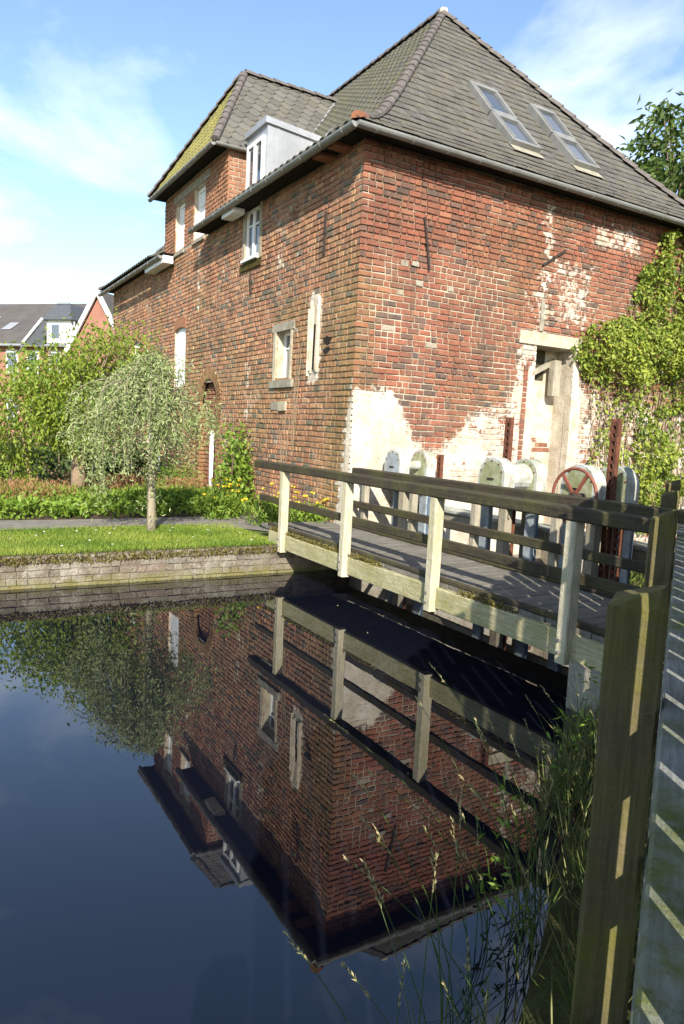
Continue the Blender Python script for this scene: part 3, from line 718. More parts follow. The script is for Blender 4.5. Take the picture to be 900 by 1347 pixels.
for r, (d0, d1) in enumerate(zip(row_vals(TPV - e0, TPZ - TEZ, .27), row_vals(TPV - e0, TPZ - TEZ, .27)[1:])):      # side facing the bridge: broad slates
    s = -TO - .15 * (r % 2)
    while s < 4.3:
        m_ = .03
        poly = [(s + .004, d0 + m_ * 1.2), (s + .10, d0 - .045), (s + .2, d0 - .045), (s + .296, d0 + m_ * 1.2), (s + .296, d1 + .03), (s + .004, d1 + .03)]; s += .30
        poly = clip(poly, 1, -(TPU + TO) / (TPV - e0), TO)
        poly = clip(poly, -1, ts_ / 1.15, 2.25 + (TEZ - 8.86) / 1.15 + .02)
        poly = clip(poly, 0, -1, TPV - e0)
        if len(poly) > 2: tile([poly], lambda a, d, h: (a, e0 + d, TEZ + d * ts_ + h), lambda p, d0=d0, d1=d1: .042 - .03 * (p[1] - d0) / max(.01, d1 - d0), tint_tile('slate'), M_tile)
for r, (d0, d1) in enumerate(zip(row_vals(TPU + TO, TPZ - TEZ, .28), row_vals(TPU + TO, TPZ - TEZ, .28)[1:])):      # mossy hip end
    s = e0
    while s < e1:
        k2 = (TPV - e0) / (TPU + TO); polys = []
        for a, b_ in ((0, .5), (.5, 1)):
            p_ = [(s + a * .22, d0 - .012), (s + b_ * .22, d0 - .012), (s + b_ * .22, d1), (s + a * .22, d1)]
            p_ = clip(p_, 1, -k2, -e0); p_ = clip(p_, -1, -k2, e1); polys.append(p_[::-1])
        def hh(p, s=s, d0=d0, d1=d1): return .015 + (.035 if (p[0] - s) / .22 > .45 and (p[0] - s) / .22 < .55 else 0) + .03 - .03 * (p[1] - d0) / max(.01, d1 - d0)
        tile(polys, lambda a, d, h: (d - TO, a, TEZ + d * us_ + h), hh, tint_tile('moss'), M_moss); s += .22
ttiles, tiles = tiles, keep
for mat in (M_tile, M_moss):
    big = MB()
    for mb, _, mm in ttiles:
        if mm is mat: big.add(mb.v, mb.f, tint=mb.c[0])
    big.build('roof_tiles', mat, tower, kind='stuff')
# main roof tiles: the 300 that show largest singly
tiles.sort(key=lambda t: t[1] + (0 if t[2] is M_tile else 3))
rest = {M_tile: MB(), M_pan: MB()}
for i, (mb, dd, mat) in enumerate(tiles):
    if i < 300: mb.build('roof_tile', mat, roof_o)
    else: rest[mat].add(mb.v, mb.f, tint=mb.c[0])
for mat, mb in rest.items(): mb.build('roof_tiles', mat, roof_o, kind='stuff')
# ridge and hip caps
def caps(P, parent, r=.11, ln=.33, first=None):
    P = [Vector(p) for p in P]; seg = []; tot = sum((b_ - a).length for a, b_ in zip(P, P[1:])); n_ = max(1, round(tot / ln))
    def at(s):
        for a, b_ in zip(P, P[1:]):
            l = (b_ - a).length
            if s <= l + 1e-6: return a + (b_ - a) * (s / l)
            s -= l
        return P[-1]
    for i in range(n_):
        a = at(tot * i / n_); b_ = at(min(tot, tot * (i + 1) / n_ + .03)); d = (b_ - a).normalized(); sd = d.cross(Vector((0, 0, 1))).normalized(); u_ = sd.cross(d)
        q = MB(); k_ = 6; V = []
        for e, rr_ in ((a, r * 1.08), (b_, r * .93)):
            for t in range(k_ + 1):
                an = pi * (t / k_) * 1.1 - .05 * pi; V.append(e + sd * cos(an) * rr_ * 1.05 + u_ * (sin(an) * rr_ * .8 + (.018 if rr_ > r else 0) + random.uniform(-.004, .004)))
        q.add(V, [(t, t + 1, k_ + 2 + t, k_ + 1 + t) for t in range(k_)] + [tuple(range(k_, -1, -1))])
        q.build('ridge_tile', first if (first and i == 0) else M_cap, parent, smooth=False)
hip = [(x, x, zr(x) + .02) for x, _ in PF]
caps(hip, roof_o, .09, .34, M_orange)
caps([(HW - x, x, zr(x) + .02) for x, _ in PF], roof_o, .11, .36)
caps([(AP, AP, ZA + .02), (AP, HL - AP, ZA + .02)], roof_o, .12, .36)
caps([(x, HL - x, zr(x) + .02) for x, _ in PF], roof_o, .11, .36)
caps([(-TO, e0, TEZ + .03), PK], tower, .085, .33); caps([(-TO, e1, TEZ + .03), PK], tower, .12, .33); caps([PK, (3.9, TPV, TPZ)], tower, .11, .36)
q = MB(); q.box(AP - .08, AP + .09, AP - .09, AP + .09, ZA + .02, ZA + .12, .025); q.build('apex_mortar', M_plaster, roof_o)
# valley flashing between tower roof and main roof
vp = []
for i in range(8):
    z = TEZ + (TPZ - TEZ) * i / 7; v = e0 + (z - TEZ) / ts_
    uu = next(x for x in np.arange(-.3, 4.75, .01) if zr(x) >= z); vp.append((uu, v, z + .05))
q = MB()
for a, b_ in zip(vp, vp[1:]): q.beam(a, b_, .16, .012)
q.build('valley_flashing', M_clad, roof_o)
# gutters
def gutter(P0, P1, parent, r=.075, name='gutter'):
    P0, P1 = Vector(P0), Vector(P1); d = (P1 - P0).normalized(); sd = d.cross(Vector((0, 0, 1))); V = []; k_ = 8; q = MB()
    for e in (P0, P1):
        for rr_ in (r, r - .008):
            for t in range(k_ + 1): an = pi + pi * t / k_; V.append(e + sd * cos(an) * rr_ + Vector((0, 0, sin(an) * rr_)))
    n_ = k_ + 1; F = []
    for t in range(k_): F += [(t, t + 1, 2 * n_ + t + 1, 2 * n_ + t), (n_ + t + 1, n_ + t, 3 * n_ + t, 3 * n_ + t + 1)]
    F += [(0, n_, 3 * n_, 2 * n_), (k_, 2 * n_ + k_, 3 * n_ + k_, n_ + k_)]
    F += [tuple(range(n_)), tuple(range(3 * n_ - 1, 2 * n_ - 1, -1))]
    q.add(V, F); o = q.build(name, M_zinc, parent, smooth=False)
    L_ = (P1 - P0).length; n_ = int(L_ / .62)
    for i in range(n_):
        c = P0 + d * (L_ * (i + .5) / n_); b_ = MB(); b_.tube([c - d * .012, c + d * .012], r + .008, 14, True); b_.v = [tuple(Vector(x) if (Vector(x) - c).z < 0.004 else Vector((x[0], x[1], c.z + .004))) for x in b_.v]
        b_.build('gutter_bracket', M_zinc, o if parent is house else parent, smooth=False)
    return o
gz = EZ - .02
gutter((-EO - .03, -EO - .03, gz), (HW + EO, -EO - .03, gz), house); gutter((-EO - .03, 6.85, gz + .02), (-EO - .03, -EO - .03 + .01, gz), house); gutter((-EO - .03, HL + .3, gz - .1), (-EO - .03, 9.2, gz - .1), house)
gutter((-TO - .03, e1, TEZ - .02), (-TO - .03, e0, TEZ - .02), tower, .06); gutter((-TO, e0 - .03, TEZ - .02), (1.9, e0 - .03, TEZ - .02), tower, .06)
fbox(frame_l, 4.35, 5.0, .12, .36, 6.30, 6.40).build('white_soffit_board', M_white, house)
fbox(frame_l, 9.15, 10.9, .1, .36, 6.16, 6.34).build('white_soffit_board', M_white, house)
for i in range(2): 
    q = MB(); q.box(-.33, .05, .35 + i * .5, .58 + i * .5, 6.36 + .0, 6.42, .012); q.build('eave_tile', M_orange, house)
# skylights
def skylight(u0, u1, va, vb):
    za_, zb_ = zr(va), zr(vb); d = Vector((0, vb - va, zb_ - za_)); ln = d.length; d.normalize(); nn = Vector((1, 0, 0)).cross(d)
    def P(x, y, h): v = Vector((x, va, za_)) + d * y + nn * h; return tuple(v)
    def slab(x0, x1, y0, y1, h0, h1):
        q = MB(); q.add([P(x, y, h) for h in (h0, h1) for y in (y0, y1) for x in (x0, x1)], [(0, 2, 3, 1), (4, 5, 7, 6), (0, 1, 5, 4), (2, 6, 7, 3), (0, 4, 6, 2), (1, 3, 7, 5)]); return q
    f = slab(u0, u0 + .075, 0, ln, 0, .14); 
    for a in ((u1 - .075, u1, 0, ln, 0, .14), (u0 + .075, u1 - .075, 0, .09, 0, .135), (u0 + .075, u1 - .075, ln - .13, ln, 0, .15)): g_ = slab(*a); f.add(g_.v, g_.f)
    fo = f.build('skylight', M_zinc, roof_o); fo['label'] = 'roof window with grey metal frame reflecting sky'
    s_ = slab(u0 + .075, u0 + .11, .09, ln - .13, .02, .155)
    for a in ((u1 - .11, u1 - .075, .09, ln - .13, .02, .155),): g_ = slab(*a); s_.add(g_.v, g_.f)
    s_.build('sash_trim', M_zinc, roof_o)
    slab(u0 + .11, u1 - .11, .09, ln - .13, .09, .11).build('skylight_pane', M_glass, roof_o)
for u in (3.68, 5.32):
    skylight(u, u + .72, .98, 1.66); skylight(u, u + .72, 1.69, 2.38)
    q = MB(); q.add([(u - .02, .80, zr(.80) + .075), (u + .74, .80, zr(.80) + .075), (u + .74, .98, zr(.98) + .06), (u - .02, .98, zr(.98) + .06)], [(0, 1, 2, 3)]); q.build('skylight_apron', M_stone, roof_o)
# dormer
DV0, DV1, DU, DZ0, DZ1 = 4.36, 5.40, .32, 6.80, 8.24
dm = MB(); ub = 2.0
dm.add([(DU, DV0, 6.6), (ub, DV0, 6.6), (ub, DV0, 8.05), (DU, DV0, DZ1 - .06)], [(0, 1, 2, 3)])
dm.add([(DU, DV1, 6.6), (ub, DV1, 6.6), (ub, DV1, 8.05), (DU, DV1, DZ1 - .06)], [(3, 2, 1, 0)])
dormer = dm.build('dormer', M_clad, house); dormer['label'] = 'zinc clad flat roofed dormer with a white window'
q = MB(); q.add([(DU - .06, DV0 - .05, DZ1 - .1), (DU - .06, DV1 + .05, DZ1 - .1), (ub + .2, DV1 + .05, 7.98), (ub + .2, DV0 - .05, 7.98), (DU - .06, DV0 - .05, DZ1 + .02), (DU - .06, DV1 + .05, DZ1 + .02), (ub + .2, DV1 + .05, 8.1), (ub + .2, DV0 - .05, 8.1)], [(0, 1, 2, 3), (7, 6, 5, 4), (0, 4, 5, 1), (0, 3, 7, 4), (1, 5, 6, 2)]); q.build('dormer_roof', M_clad, dormer)
MB().add([(DU, DV0, 6.6), (DU, DV1, 6.6), (DU, DV1, DZ1 - .08), (DU, DV0, DZ1 - .08)], [(3, 2, 1, 0)]).build('dormer_front', M_clad, dormer)
def frame_d(s, d, z): return (DU - d, s, z)
casement(frame_d, (DV0 + .1, DV1 - .1, 6.78, 7.95), -.002, dormer, 2, .08, 0)
for x in (.55, 1.0, 1.4): MB().box(x, x + .012, DV0 - .016, DV0, 6.6, 8.12).build('standing_seam', M_clad, dormer)
q = MB()
for a, b_ in zip(np.linspace(DU, 1.75, 8), np.linspace(DU, 1.75, 8)[1:]): q.beam((a, DV0 - .06, zr(a) + .07), (b_, DV0 - .06, zr(b_) + .07), .12, .012)
q.build('step_flashing', M_clad, dormer)

# ================================================================ bank wall
bank = kthing('bank_wall', 'low weathered brick retaining wall between lawn and pond', 'wall', (-3, -.25, 0))
OB = (-3, -.25, 0)
BV = -.27
mb = MB(); mb.box(-14, -.06, BV + .004, BV + .16, -.6, .395, tint=(.17, .14, .10)); mb.build('core', M_bank, bank, OB)
def bcol():
    f = random.uniform(.55, .95); c = random.choices([(.20, .155, .115), (.17, .135, .10), (.25, .22, .175), (.20, .135, .10), (.12, .10, .085)], [3, 3, 2, 2, 1])[0]; return tuple(x * f for x in c)
for r in range(5):
    z = -.04 + r * .088; u = -.07 - (.13 if r % 2 else 0)
    first = u
    while u > -6.9:
        ln = random.choice([.24, .25, .12, .26]) * random.uniform(.95, 1.05)
        if r == 4: ln = .125
        a = u - ln + .012
        q = MB(); d = random.uniform(-.012, .010)
        q.box(a, u, BV - .012 + d, BV + .03, z, z + .077, .004); q.c = [bcol()] * 8
        q.build('brick', M_bank, bank, OB); u -= ln
rest = MB()
for r in range(5):
    z = -.04 + r * .088; u = -6.9
    while u > -14: rest.box(u - .238, u, BV - .012, BV + .03, z, z + .077, .004, tint=bcol()); u -= .25
rest.build('brickwork', M_bank, bank, OB, kind='stuff')
# moss fringe on top of the wall
P = []; D = []
for _ in range(8000):
    u = random.uniform(-8, -1.25); P.append(tuple(wor(u, BV + random.uniform(-.035, .1), .385 + random.uniform(-.07, .02)))); D.append((DR * random.uniform(-.5, .5) - DL * random.uniform(.1, .9) + Vector((0, 0, random.uniform(-.9, .3)))))
ms_ = leaves('moss_fringe', P, D, rng.uniform(.025, .06, len(P)), .022, leafmat('moss_leaf', (.09, .07, .018), (.17, .15, .03), .2)); ms_['kind'] = 'stuff'
ms_['label'] = 'brown green moss hanging over the bank wall edge'

# ================================================================ footbridge
br = kthing('footbridge', 'narrow wooden footbridge with railings crossing from the lawn to the near bank', 'bridge', (-.6, -3, .6)); OB = (-.6, -3, .6)
UF, UR = -1.28, .10; V0, V1 = .55, -6.35; DZ = .62
def bb(name, mat, *a, b=.008, parent=br): q = MB(); q.bbox(*a, b); return q.build(name, mat, parent, OB)
nd = 42                                                 # deck boards laid across
for i in range(nd):
    v = V0 - (V0 - V1) * i / nd; w_ = (V0 - V1) / nd
    q = MB(); dz = random.uniform(-.004, .004); q.bbox(UF + .06 + random.uniform(-.015, .01), UR - .05 + random.uniform(-.01, .015), v - w_ + .007, v, DZ - .045 + dz, DZ + dz, .005); q.build('deck_board', M_deck, br, OB)
for v0_, v1_ in ((.1, -2.13), (-2.13, -3.88), (-3.88, -5.64), (-5.64, -6.35)): bb('edge_beam', M_fascia, UF - .01, UF + .055, v1_ + .002, v0_, .36, .575)
bb('edge_beam', M_fascia, UR - .04, UR + .02, V1, .1, .36, .575)
bb('kerb_rail', M_rail, UF + .06, UF + .12, V1, .3, DZ + .004, DZ + .05); bb('kerb_rail', M_rail, UR - .12, UR - .06, V1, .3, DZ + .004, DZ + .05)
for k_, v in enumerate((-.40, -2.15, -3.90, -5.66)):
    q = bb('post', M_post, UF - .075, UF - .012 + .05, v - .055, v + .055, .33, 1.485, b=.01)
    for z in (.42, .52): c = MB(); c.tube([(UF - .078, v + .01, z), (UF - .095, v + .01, z)], .014, 8); c.build('bolt', M_zinc, br, OB)
for v in (-.30, -1.55, -2.85, -4.15, -5.45): bb('post', M_timber, UR - .01, UR + .08, v - .05, v + .05, .4, 1.43, b=.01)
# rails: slightly sagging long beams
def rail(u0, u1, va, vb, z0, z1, name='hand_rail', mat=M_rail):
    q = MB(); k_ = 10
    for i in range(k_):
        a = va + (vb - va) * i / k_; c = va + (vb - va) * (i + 1) / k_; s0 = (fbm(a * .6, z0, 70) - .5) * .025; s1 = (fbm(c * .6, z0, 70) - .5) * .025
        b_ = .012
        ring = lambda s, v: [(u0 + b_, v, z0 + s), (u1 - b_, v, z0 + s), (u1, v, z0 + b_ + s), (u1, v, z1 - b_ + s), (u1 - b_, v, z1 + s), (u0 + b_, v, z1 + s), (u0, v, z1 - b_ + s), (u0, v, z0 + b_ + s)]
        V = ring(s0, a) + ring(s1, c); F = [(j, 8 + j, 8 + (j + 1) % 8, (j + 1) % 8) for j in range(8)]
        if i == 0: F.append(tuple(range(8)))
        if i == k_ - 1: F.append(tuple(range(15, 7, -1)))
        q.add(V, F)
    return recalc(q.build(name, mat, br, OB))
rail(UF - .085, UF + .055, .55, -6.45, 1.487, 1.595); rail(UR - .06, UR + .09, .42, -6.45, 1.432, 1.54)
rail(UF + .042, UF + .082, .6, -6.4, .97, 1.07, 'mid_rail'); rail(UR - .055, UR - .014, .3, -6.4, .92, 1.03, 'mid_rail')
q = MB(); q.tube([(UF - .06, -4.95, 1.48), (UF - .06, -4.95, 1.44), (UF - .07, -4.955, 1.42), (UF - .06, -4.96, 1.40), (UF - .05, -4.955, 1.42)], .004, 6); q.build('hook', M_iron, br, OB)
P = []; D = []
for _ in range(2200):
    v = random.uniform(-6.2, .1); f = fbm(v * 1.5, 0, 81)
    if f < .48: continue
    P.append(tuple(Vector((UF + random.uniform(.0, .06), v, .60 + random.uniform(-.02, .03))) - Vector(OB))); D.append((random.uniform(-.6, .1), random.uniform(-.4, .4), random.uniform(-.6, .5)))
leaves('moss_tufts', P, D, .03, .02, bpy.data.materials['moss_leaf'], br, kind='stuff')
# abutment stone at the near end
ab = MB()
ab.box(-1.32, -.4, -6.25, -5.78, -.5, .36, .03)
ab = ab.build('abutment_block', M_stone, br, OB)

# ================================================================ sluice gates
def tomb(mb, u0_, u1_, vc, wd, z0, z1, n=12):
    r = wd / 2; pts_ = [(vc - r, z0), (vc + r, z0)] + [(vc + r * cos(pi * i / n), z1 - r + r * sin(pi * i / n)) for i in range(n + 1)]
    V = [(u, a, z) for u in (u0_, u1_) for a, z in pts_]; k_ = len(pts_)
    F = [(i, k_ + i, k_ + (i + 1) % k_, (i + 1) % k_) for i in range(k_)]
    mb.add(V, F + [tuple(range(k_ - 1, -1, -1)), tuple(range(k_, 2 * k_))]); return mb
def rackbar(name, parent, u, v, z0, z1, OB, w_=.10, d=.06):
    q = MB(); q.box(u, u + d, v - w_ / 2, v - w_ / 2 + .025, z0, z1); q.box(u, u + d, v + w_ / 2 - .025, v + w_ / 2, z0, z1); z = z0
    while z < z1: q.box(u + .004, u + d - .004, v - w_ / 2 + .02, v + w_ / 2 - .02, z, z + .04); z += .085
    q.build(name, M_rust, parent, OB)
SG = [(-.42, 'sluice gate nearest the mill wall with two pale rounded gear covers'), (-2.66, 'middle sluice gate with barrel shaft between two rounded gear covers'), (-4.06, 'sluice gate with red hand wheel nearest the near bank')]
for i, (v, lab) in enumerate(SG):
    OB = (.8, v, 0); sg = kthing('sluice_gate', lab, 'sluice gate', OB, 'sluice gates behind the footbridge')
    B = lambda name, mat, *a, **k: MB().box(*a).build(name, mat, sg, OB)
    zt = 1.85; wd = .46 if i else .40
    for u in (.52, 1.08 if i != 0 else 1.02):
        for ru in (u - .003, u + .15): recalc(tomb(MB(), ru, ru + .026, v, wd + .022, 1.318, zt + .011).build('cover_rim', M_cover, sg, OB))
        for ba in (.35, .9, 1.57, 2.24, 2.8): MB().tube([(u - .014, v + (wd / 2 - .03) * cos(ba), zt - wd / 2 + (wd / 2 - .03) * sin(ba)), (u + .01, v + (wd / 2 - .03) * cos(ba), zt - wd / 2 + (wd / 2 - .03) * sin(ba))], .011, 6).build('bolt', M_rust, sg, OB)
        c = recalc(tomb(MB(), u, u + .17, v, wd, 1.32, zt).build('gear_cover', M_cover, sg, OB))
        f = recalc(tomb(MB(), u - .006, u + .004, v, wd - .05, 1.33, zt - .025).build('cover_face', M_coverg if not (i == 0 and u < .8) else M_blue, c))
        f.location = (0, 0, 0)
        for vv in f.data.vertices: vv.co -= Vector(OB)
        l_ = MB(); l_.box(u - .02, u - .006, v - .05, v + .06, 1.58, 1.60); l_.build('hasp', M_iron, c, OB)
    q = MB(); q.tube([(.69, v, 1.62), (1.08, v, 1.62)], .17 if i == 1 else .07, 16); q.build('drive_shaft', M_cover, sg, OB, smooth=False)
    for s in (-1, 1):
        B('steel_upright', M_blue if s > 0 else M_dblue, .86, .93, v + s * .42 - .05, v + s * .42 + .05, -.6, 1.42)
        B('upright_flange', M_blue, .83, .858, v + s * .42 - .08, v + s * .42 + .08, -.6, 1.42)
    B('timber_post', M_timber, .62, .74, v - .20, v - .08, -.6, 1.33)
    B('timber_post', M_timber, 1.02, 1.14, v - .2, v - .08, -.6, 1.33)
    B('cross_beam', M_blue, .6, 1.18, v - .52, v + .52, 1.26, 1.318)
    for k_ in range(5):
        B('gate_plank', M_rail, .95, 1.0, v - .36, v + .36, -.5 + k_ * .2, -.5 + k_ * .2 + .19)
    if i == 0: rackbar('rack', sg, 1.42, v, -.3, 1.80, OB); rackbar('rack', sg, .80, v - .05, -.4, 1.28, OB)
    else: rackbar('rack', sg, .79, v + (.06 if i == 1 else -.2), -.5, 2.38, OB); rackbar('rack', sg, .79, v + (.06 if i == 1 else -.2) - .16, -.5, 1.28, OB)
    if i == 2:
        wc = (.36, v - .10, 1.52); R_ = .30
        hw_ = MB(); n_ = 36; V = []
        for a in range(n_):
            t = 2 * pi * a / n_
            for b_ in range(8):
                s_ = 2 * pi * b_ / 8; rr_ = R_ + .017 * cos(s_); V.append((wc[0] + .017 * sin(s_), wc[1] + rr_ * cos(t), wc[2] + rr_ * sin(t)))
        hw_.add(V, [(a * 8 + b_, ((a + 1) % n_) * 8 + b_, ((a + 1) % n_) * 8 + (b_ + 1) % 8, a * 8 + (b_ + 1) % 8) for a in range(n_) for b_ in range(8)])
        ho = recalc(hw_.build('hand_wheel', M_wheel, sg, OB, smooth=True)); ho['label'] = 'red iron hand wheel with spokes'
        for a in range(5):
            t = 2 * pi * a / 5 + .9; q = MB(); q.beam((wc[0], wc[1] + .04 * cos(t), wc[2] + .04 * sin(t)), (wc[0], wc[1] + R_ * cos(t), wc[2] + R_ * sin(t)), .035, .022, (1, 0, 0)); q.build('spoke', M_wheel, ho, OB)
        q = MB(); q.tube([(wc[0] - .04, wc[1], wc[2]), (.52, wc[1], wc[2])], .035, 10); q.build('hub', M_iron, ho, OB)
# planks of the sluice walkway
wk = kthing('sluice_walkway', 'pale plank beam spanning between the sluice gates', 'beam', (.9, -3.3, .9)); OB = (.9, -3.3, .9)
for k_, (u, z) in enumerate(((1.2, .98), (1.42, .97))): MB().bbox(u, u + .2, -6.2, -.05, z - .05, z, .006).build('plank', M_cover, wk, OB)
MB().bbox(1.24, 1.30, -6.2, -.05, .74, .925, .006).build('bearer', M_timber, wk, OB)
k_ = 0
for v in np.arange(-5.6, -4.3, .15):
    MB().box(.52, .56, v, v + .06, -.2, .62).build('trash_bar', M_rust, wk, OB)
MB().box(.56, .6, -6.1, -4.2, .54, .6).build('trash_bar_beam', M_rust, wk, OB)

# ================================================================ picket fence
fe = thing('picket_fence', 'weathered wooden picket fence with thick mossy posts along the near bank', 'fence', fpt(0, 0, .5), -FAZ); OBF = (0, 0, .5)
# fence frame: x right of the line, y along it
for t, ht in ((0, 1.66), (2.95, 1.66), (5.6, 1.66), (7.8, 1.68), (-2.5, 1.6)):
    q = MB(); x0, x1, y0, y1 = -.085, .085, -.06, .07; j = lambda: random.uniform(-.006, .006)
    n_ = 6; zs2 = [-.6] + [.3 + (ht - .36) * i / (n_ - 1) for i in range(n_)]
    V = []
    for zz_ in zs2:
        b_ = .012; V += [(x0 + b_ + j(), y0, zz_), (x1 - b_ + j(), y0, zz_), (x1, y0 + b_, zz_), (x1, y1 - b_, zz_), (x1 - b_, y1, zz_), (x0 + b_, y1, zz_), (x0, y1 - b_, zz_), (x0 + j(), y0 + b_, zz_)]
    top = [(x0 + .03, y0 + .02, ht - .035), (x1 - .03, y0 + .015, ht + .012), (x1 - .012, y0 + .03, ht + .01), (x1 - .012, y1 - .03, ht + .01), (x1 - .03, y1 - .015, ht + .01), (x0 + .03, y1 - .015, ht - .03), (x0 + .015, y1 - .03, ht - .035), (x0 + .015, y0 + .04, ht - .04)]
    V += [(a + j(), b_ + j(), c + j()) for a, b_, c in top]; nr = len(V) // 8
    F = [(r * 8 + i, r * 8 + (i + 1) % 8, (r + 1) * 8 + (i + 1) % 8, (r + 1) * 8 + i) for r in range(nr - 1) for i in range(8)] + [tuple(range((nr - 1) * 8, nr * 8))]
    V = [(a, b_ + t, c) for a, b_, c in V]
    q.add(V, F); q.build('post', M_fpost, fe, OBF)
for zt, w0, w1 in ((1.30, .092, .195), (.82, .092, .16), (2.12, .165, .196)):
    for ya, yb in ((-2.62, 2.95), (2.95, 5.6), (5.6, 8.0)):
        MB().bbox(w0, w1, ya + .003, yb, zt - .11, zt, .008).build('rail', M_frail, fe, OBF)
y = -2.62
while y < 7.95:
    q = MB(); ht = 2.7 + random.uniform(-.015, .015); a = y + random.uniform(-.006, .006); w_ = .205
    x0 = .199; x1 = x0 + .024
    V = [(x, yy, z) for x in (x0, x1) for yy, z in ((a, .2), (a + w_, .2), (a + w_, ht - .05), (a + w_ * .5, ht), (a, ht - .05))]
    q.add(V, [(0, 1, 2, 3, 4), (9, 8, 7, 6, 5)] + [(i, 5 + i, 5 + (i + 1) % 5, (i + 1) % 5) for i in range(5)]); recalc(q.build('picket', M_picket, fe, OBF)); y += .285

# ================================================================ trees and plants
def rv(n_=1): v = rng.normal(size=(n_, 3)); return v / np.linalg.norm(v, axis=1, keepdims=True)
def bez(p, c, q, n_=8): return [tuple(np.array(p) * (1 - t) ** 2 + 2 * np.array(c) * t * (1 - t) + np.array(q) * t * t) for t in np.linspace(0, 1, n_)]
# silver weeping tree on the lawn
B0 = wor(-2.68, 1.44, GZ)
st = thing('weeping_silver_tree', 'small weeping tree with silvery narrow leaves and pale trunk on the lawn', 'tree', B0)
tr = MB(); tr.tube([(0, 0, -.05), (.0, .01, .25), (-.01, 0, .8), (.02, 0, 1.3), (.04, 0, 1.8), (.05, 0, 2.15)], [.085, .07, .062, .058, .055, .045], 10); tr.build('trunk', M_bark, st, smooth=True)
bm_ = MB(); P = []; D = []; LN = []; CL = [random.uniform(0, 2 * pi) for _ in range(17)]
for i in range(125):
    az = random.choice(CL) + random.gauss(0, .16); R_ = random.uniform(.2, 1.12) * (1.04 if cos(az) < 0 else .98); z0 = random.uniform(1.75, 2.15); top = 2.62 - .42 * R_ ** 1.6 + random.uniform(-.45, .14) + .25 * (fbm(az * 1.5, 9, 102) - .5)
    R_ *= 1 + .22 * (fbm(az * 1.3, 3, 101) - .5) * 2; zend = random.uniform(.55, 1.9) if R_ > .6 else random.uniform(1.2, 2.2)
    if cos(az) > .2: zend = max(zend, 1.1 + random.random() * .3)
    px, py = cos(az) * R_, sin(az) * R_
    pts1 = bez((.04, 0, z0), (px * .45, py * .45, top + .25), (px * .95, py * .95, top - .12), 7) + bez((px * .95, py * .95, top - .12), (px * 1.12, py * 1.12, top - .3), (px * (1.04 + random.uniform(-.1, .12)), py * 1.05, min(zend, top - .3)), 7)[1:]
    bm_.tube(pts1, [.009 - .0006 * k_ for k_ in range(len(pts1))], 4, False)
    pa = np.array(pts1); nl = 92
    for _ in range(nl):
        s = (.2 + .8 * random.random() ** .75) * (len(pa) - 1); k_ = min(int(s), len(pa) - 2); pp = pa[k_] + (pa[k_ + 1] - pa[k_]) * (s - k_); dd = pa[k_ + 1] - pa[k_]; dd = dd / np.linalg.norm(dd)
        P.append(pp + rng.normal(size=3) * .05); D.append(dd * .35 + rng.normal(size=3) * .65 + np.array([0, 0, -.1])); LN.append(random.uniform(.05, .10))
for (cx_, cy_, cz_, sx_, sz_, k2_) in ((.05, -.1, 1.15, .13, .38, 420), (-.75, -.2, .85, .13, .22, 420), (-.35, -.3, 1.25, .16, .2, 330), (.5, -.25, 1.3, .14, .16, 260), (-.95, .1, 1.35, .10, .25, 260), (.1, .1, 2.55, .28, .12, 300), (.85, -.1, 1.7, .14, .2, 260)):
    for _ in range(k2_): P.append(np.array([random.gauss(cx_, sx_), random.gauss(cy_, sx_), random.gauss(cz_, sz_)])); D.append(rng.normal(size=3) * .6 + np.array([0, 0, -.35])); LN.append(random.uniform(.05, .1))
bm_.build('branches', M_bark, st)
leaves('crown', P, D, LN, .021, M_lsilver, st)
# green tree behind it
B1 = wor(-3.0, 5.73, GZ)
ct = thing('cherry_tree', 'green leafy cherry tree with banded brown trunk left of the silver tree', 'tree', B1)
def leafy_tree(root, trunk, limbs, crown_c, crown_r, nclump, per, ln, wd, mat, bark, droop=.6, flat=.75, seed=1, shell=.45, trunkname='trunk', edge=.33):
    tm = MB(); tm.tube(trunk[0], trunk[1], 10); tm.build(trunkname, bark, root, smooth=True)
    bm = MB(); tip = np.array(trunk[0][-1]); P = []; D = []; T = []
    for i in range(nclump):
        lobe = (limbs or [])[i % len(limbs)] if (limbs and random.random() < .55) else (crown_c, crown_r)
        cc = np.array(lobe[0]); cr_ = np.array(lobe[1])
        d = rv()[0]; rad = (shell + (1 - shell) * random.random() ** .7) * (1 + edge * (fbm(d[0] * 2 + 5, d[2] * 2 + d[1] + 5, 90 + seed) - .5) * 2)
        c = cc + d * cr_ * rad
        if i % 3 == 0:
            mid = (tip + c) / 2 + np.array([0, 0, .25]) * random.random() + rng.normal(size=3) * .1; pts_ = bez(tip - np.array([0, 0, random.random() * .5]), mid, c, 6); bm.tube(pts_, [.035 - .005 * k_ for k_ in range(6)], 5, False)
        sp = random.uniform(.16, .30) * (crown_r[0] / 1.5) ** .5
        q = c + rng.normal(size=(per, 3)) * sp * np.array([1, 1, flat]); P += list(q)
        D += list(rng.normal(size=(per, 3)) * .55 + d * .35 + np.array([0, 0, -droop])); T += list(np.clip(rng.normal(.45, .25, per) + .3 * (random.random() - .5), 0, 1))
    bm.build('limbs', bark, root); return leaves('crown', P, D, rng.uniform(.75, 1.2, len(P)) * ln, wd, mat, root, tint=T)
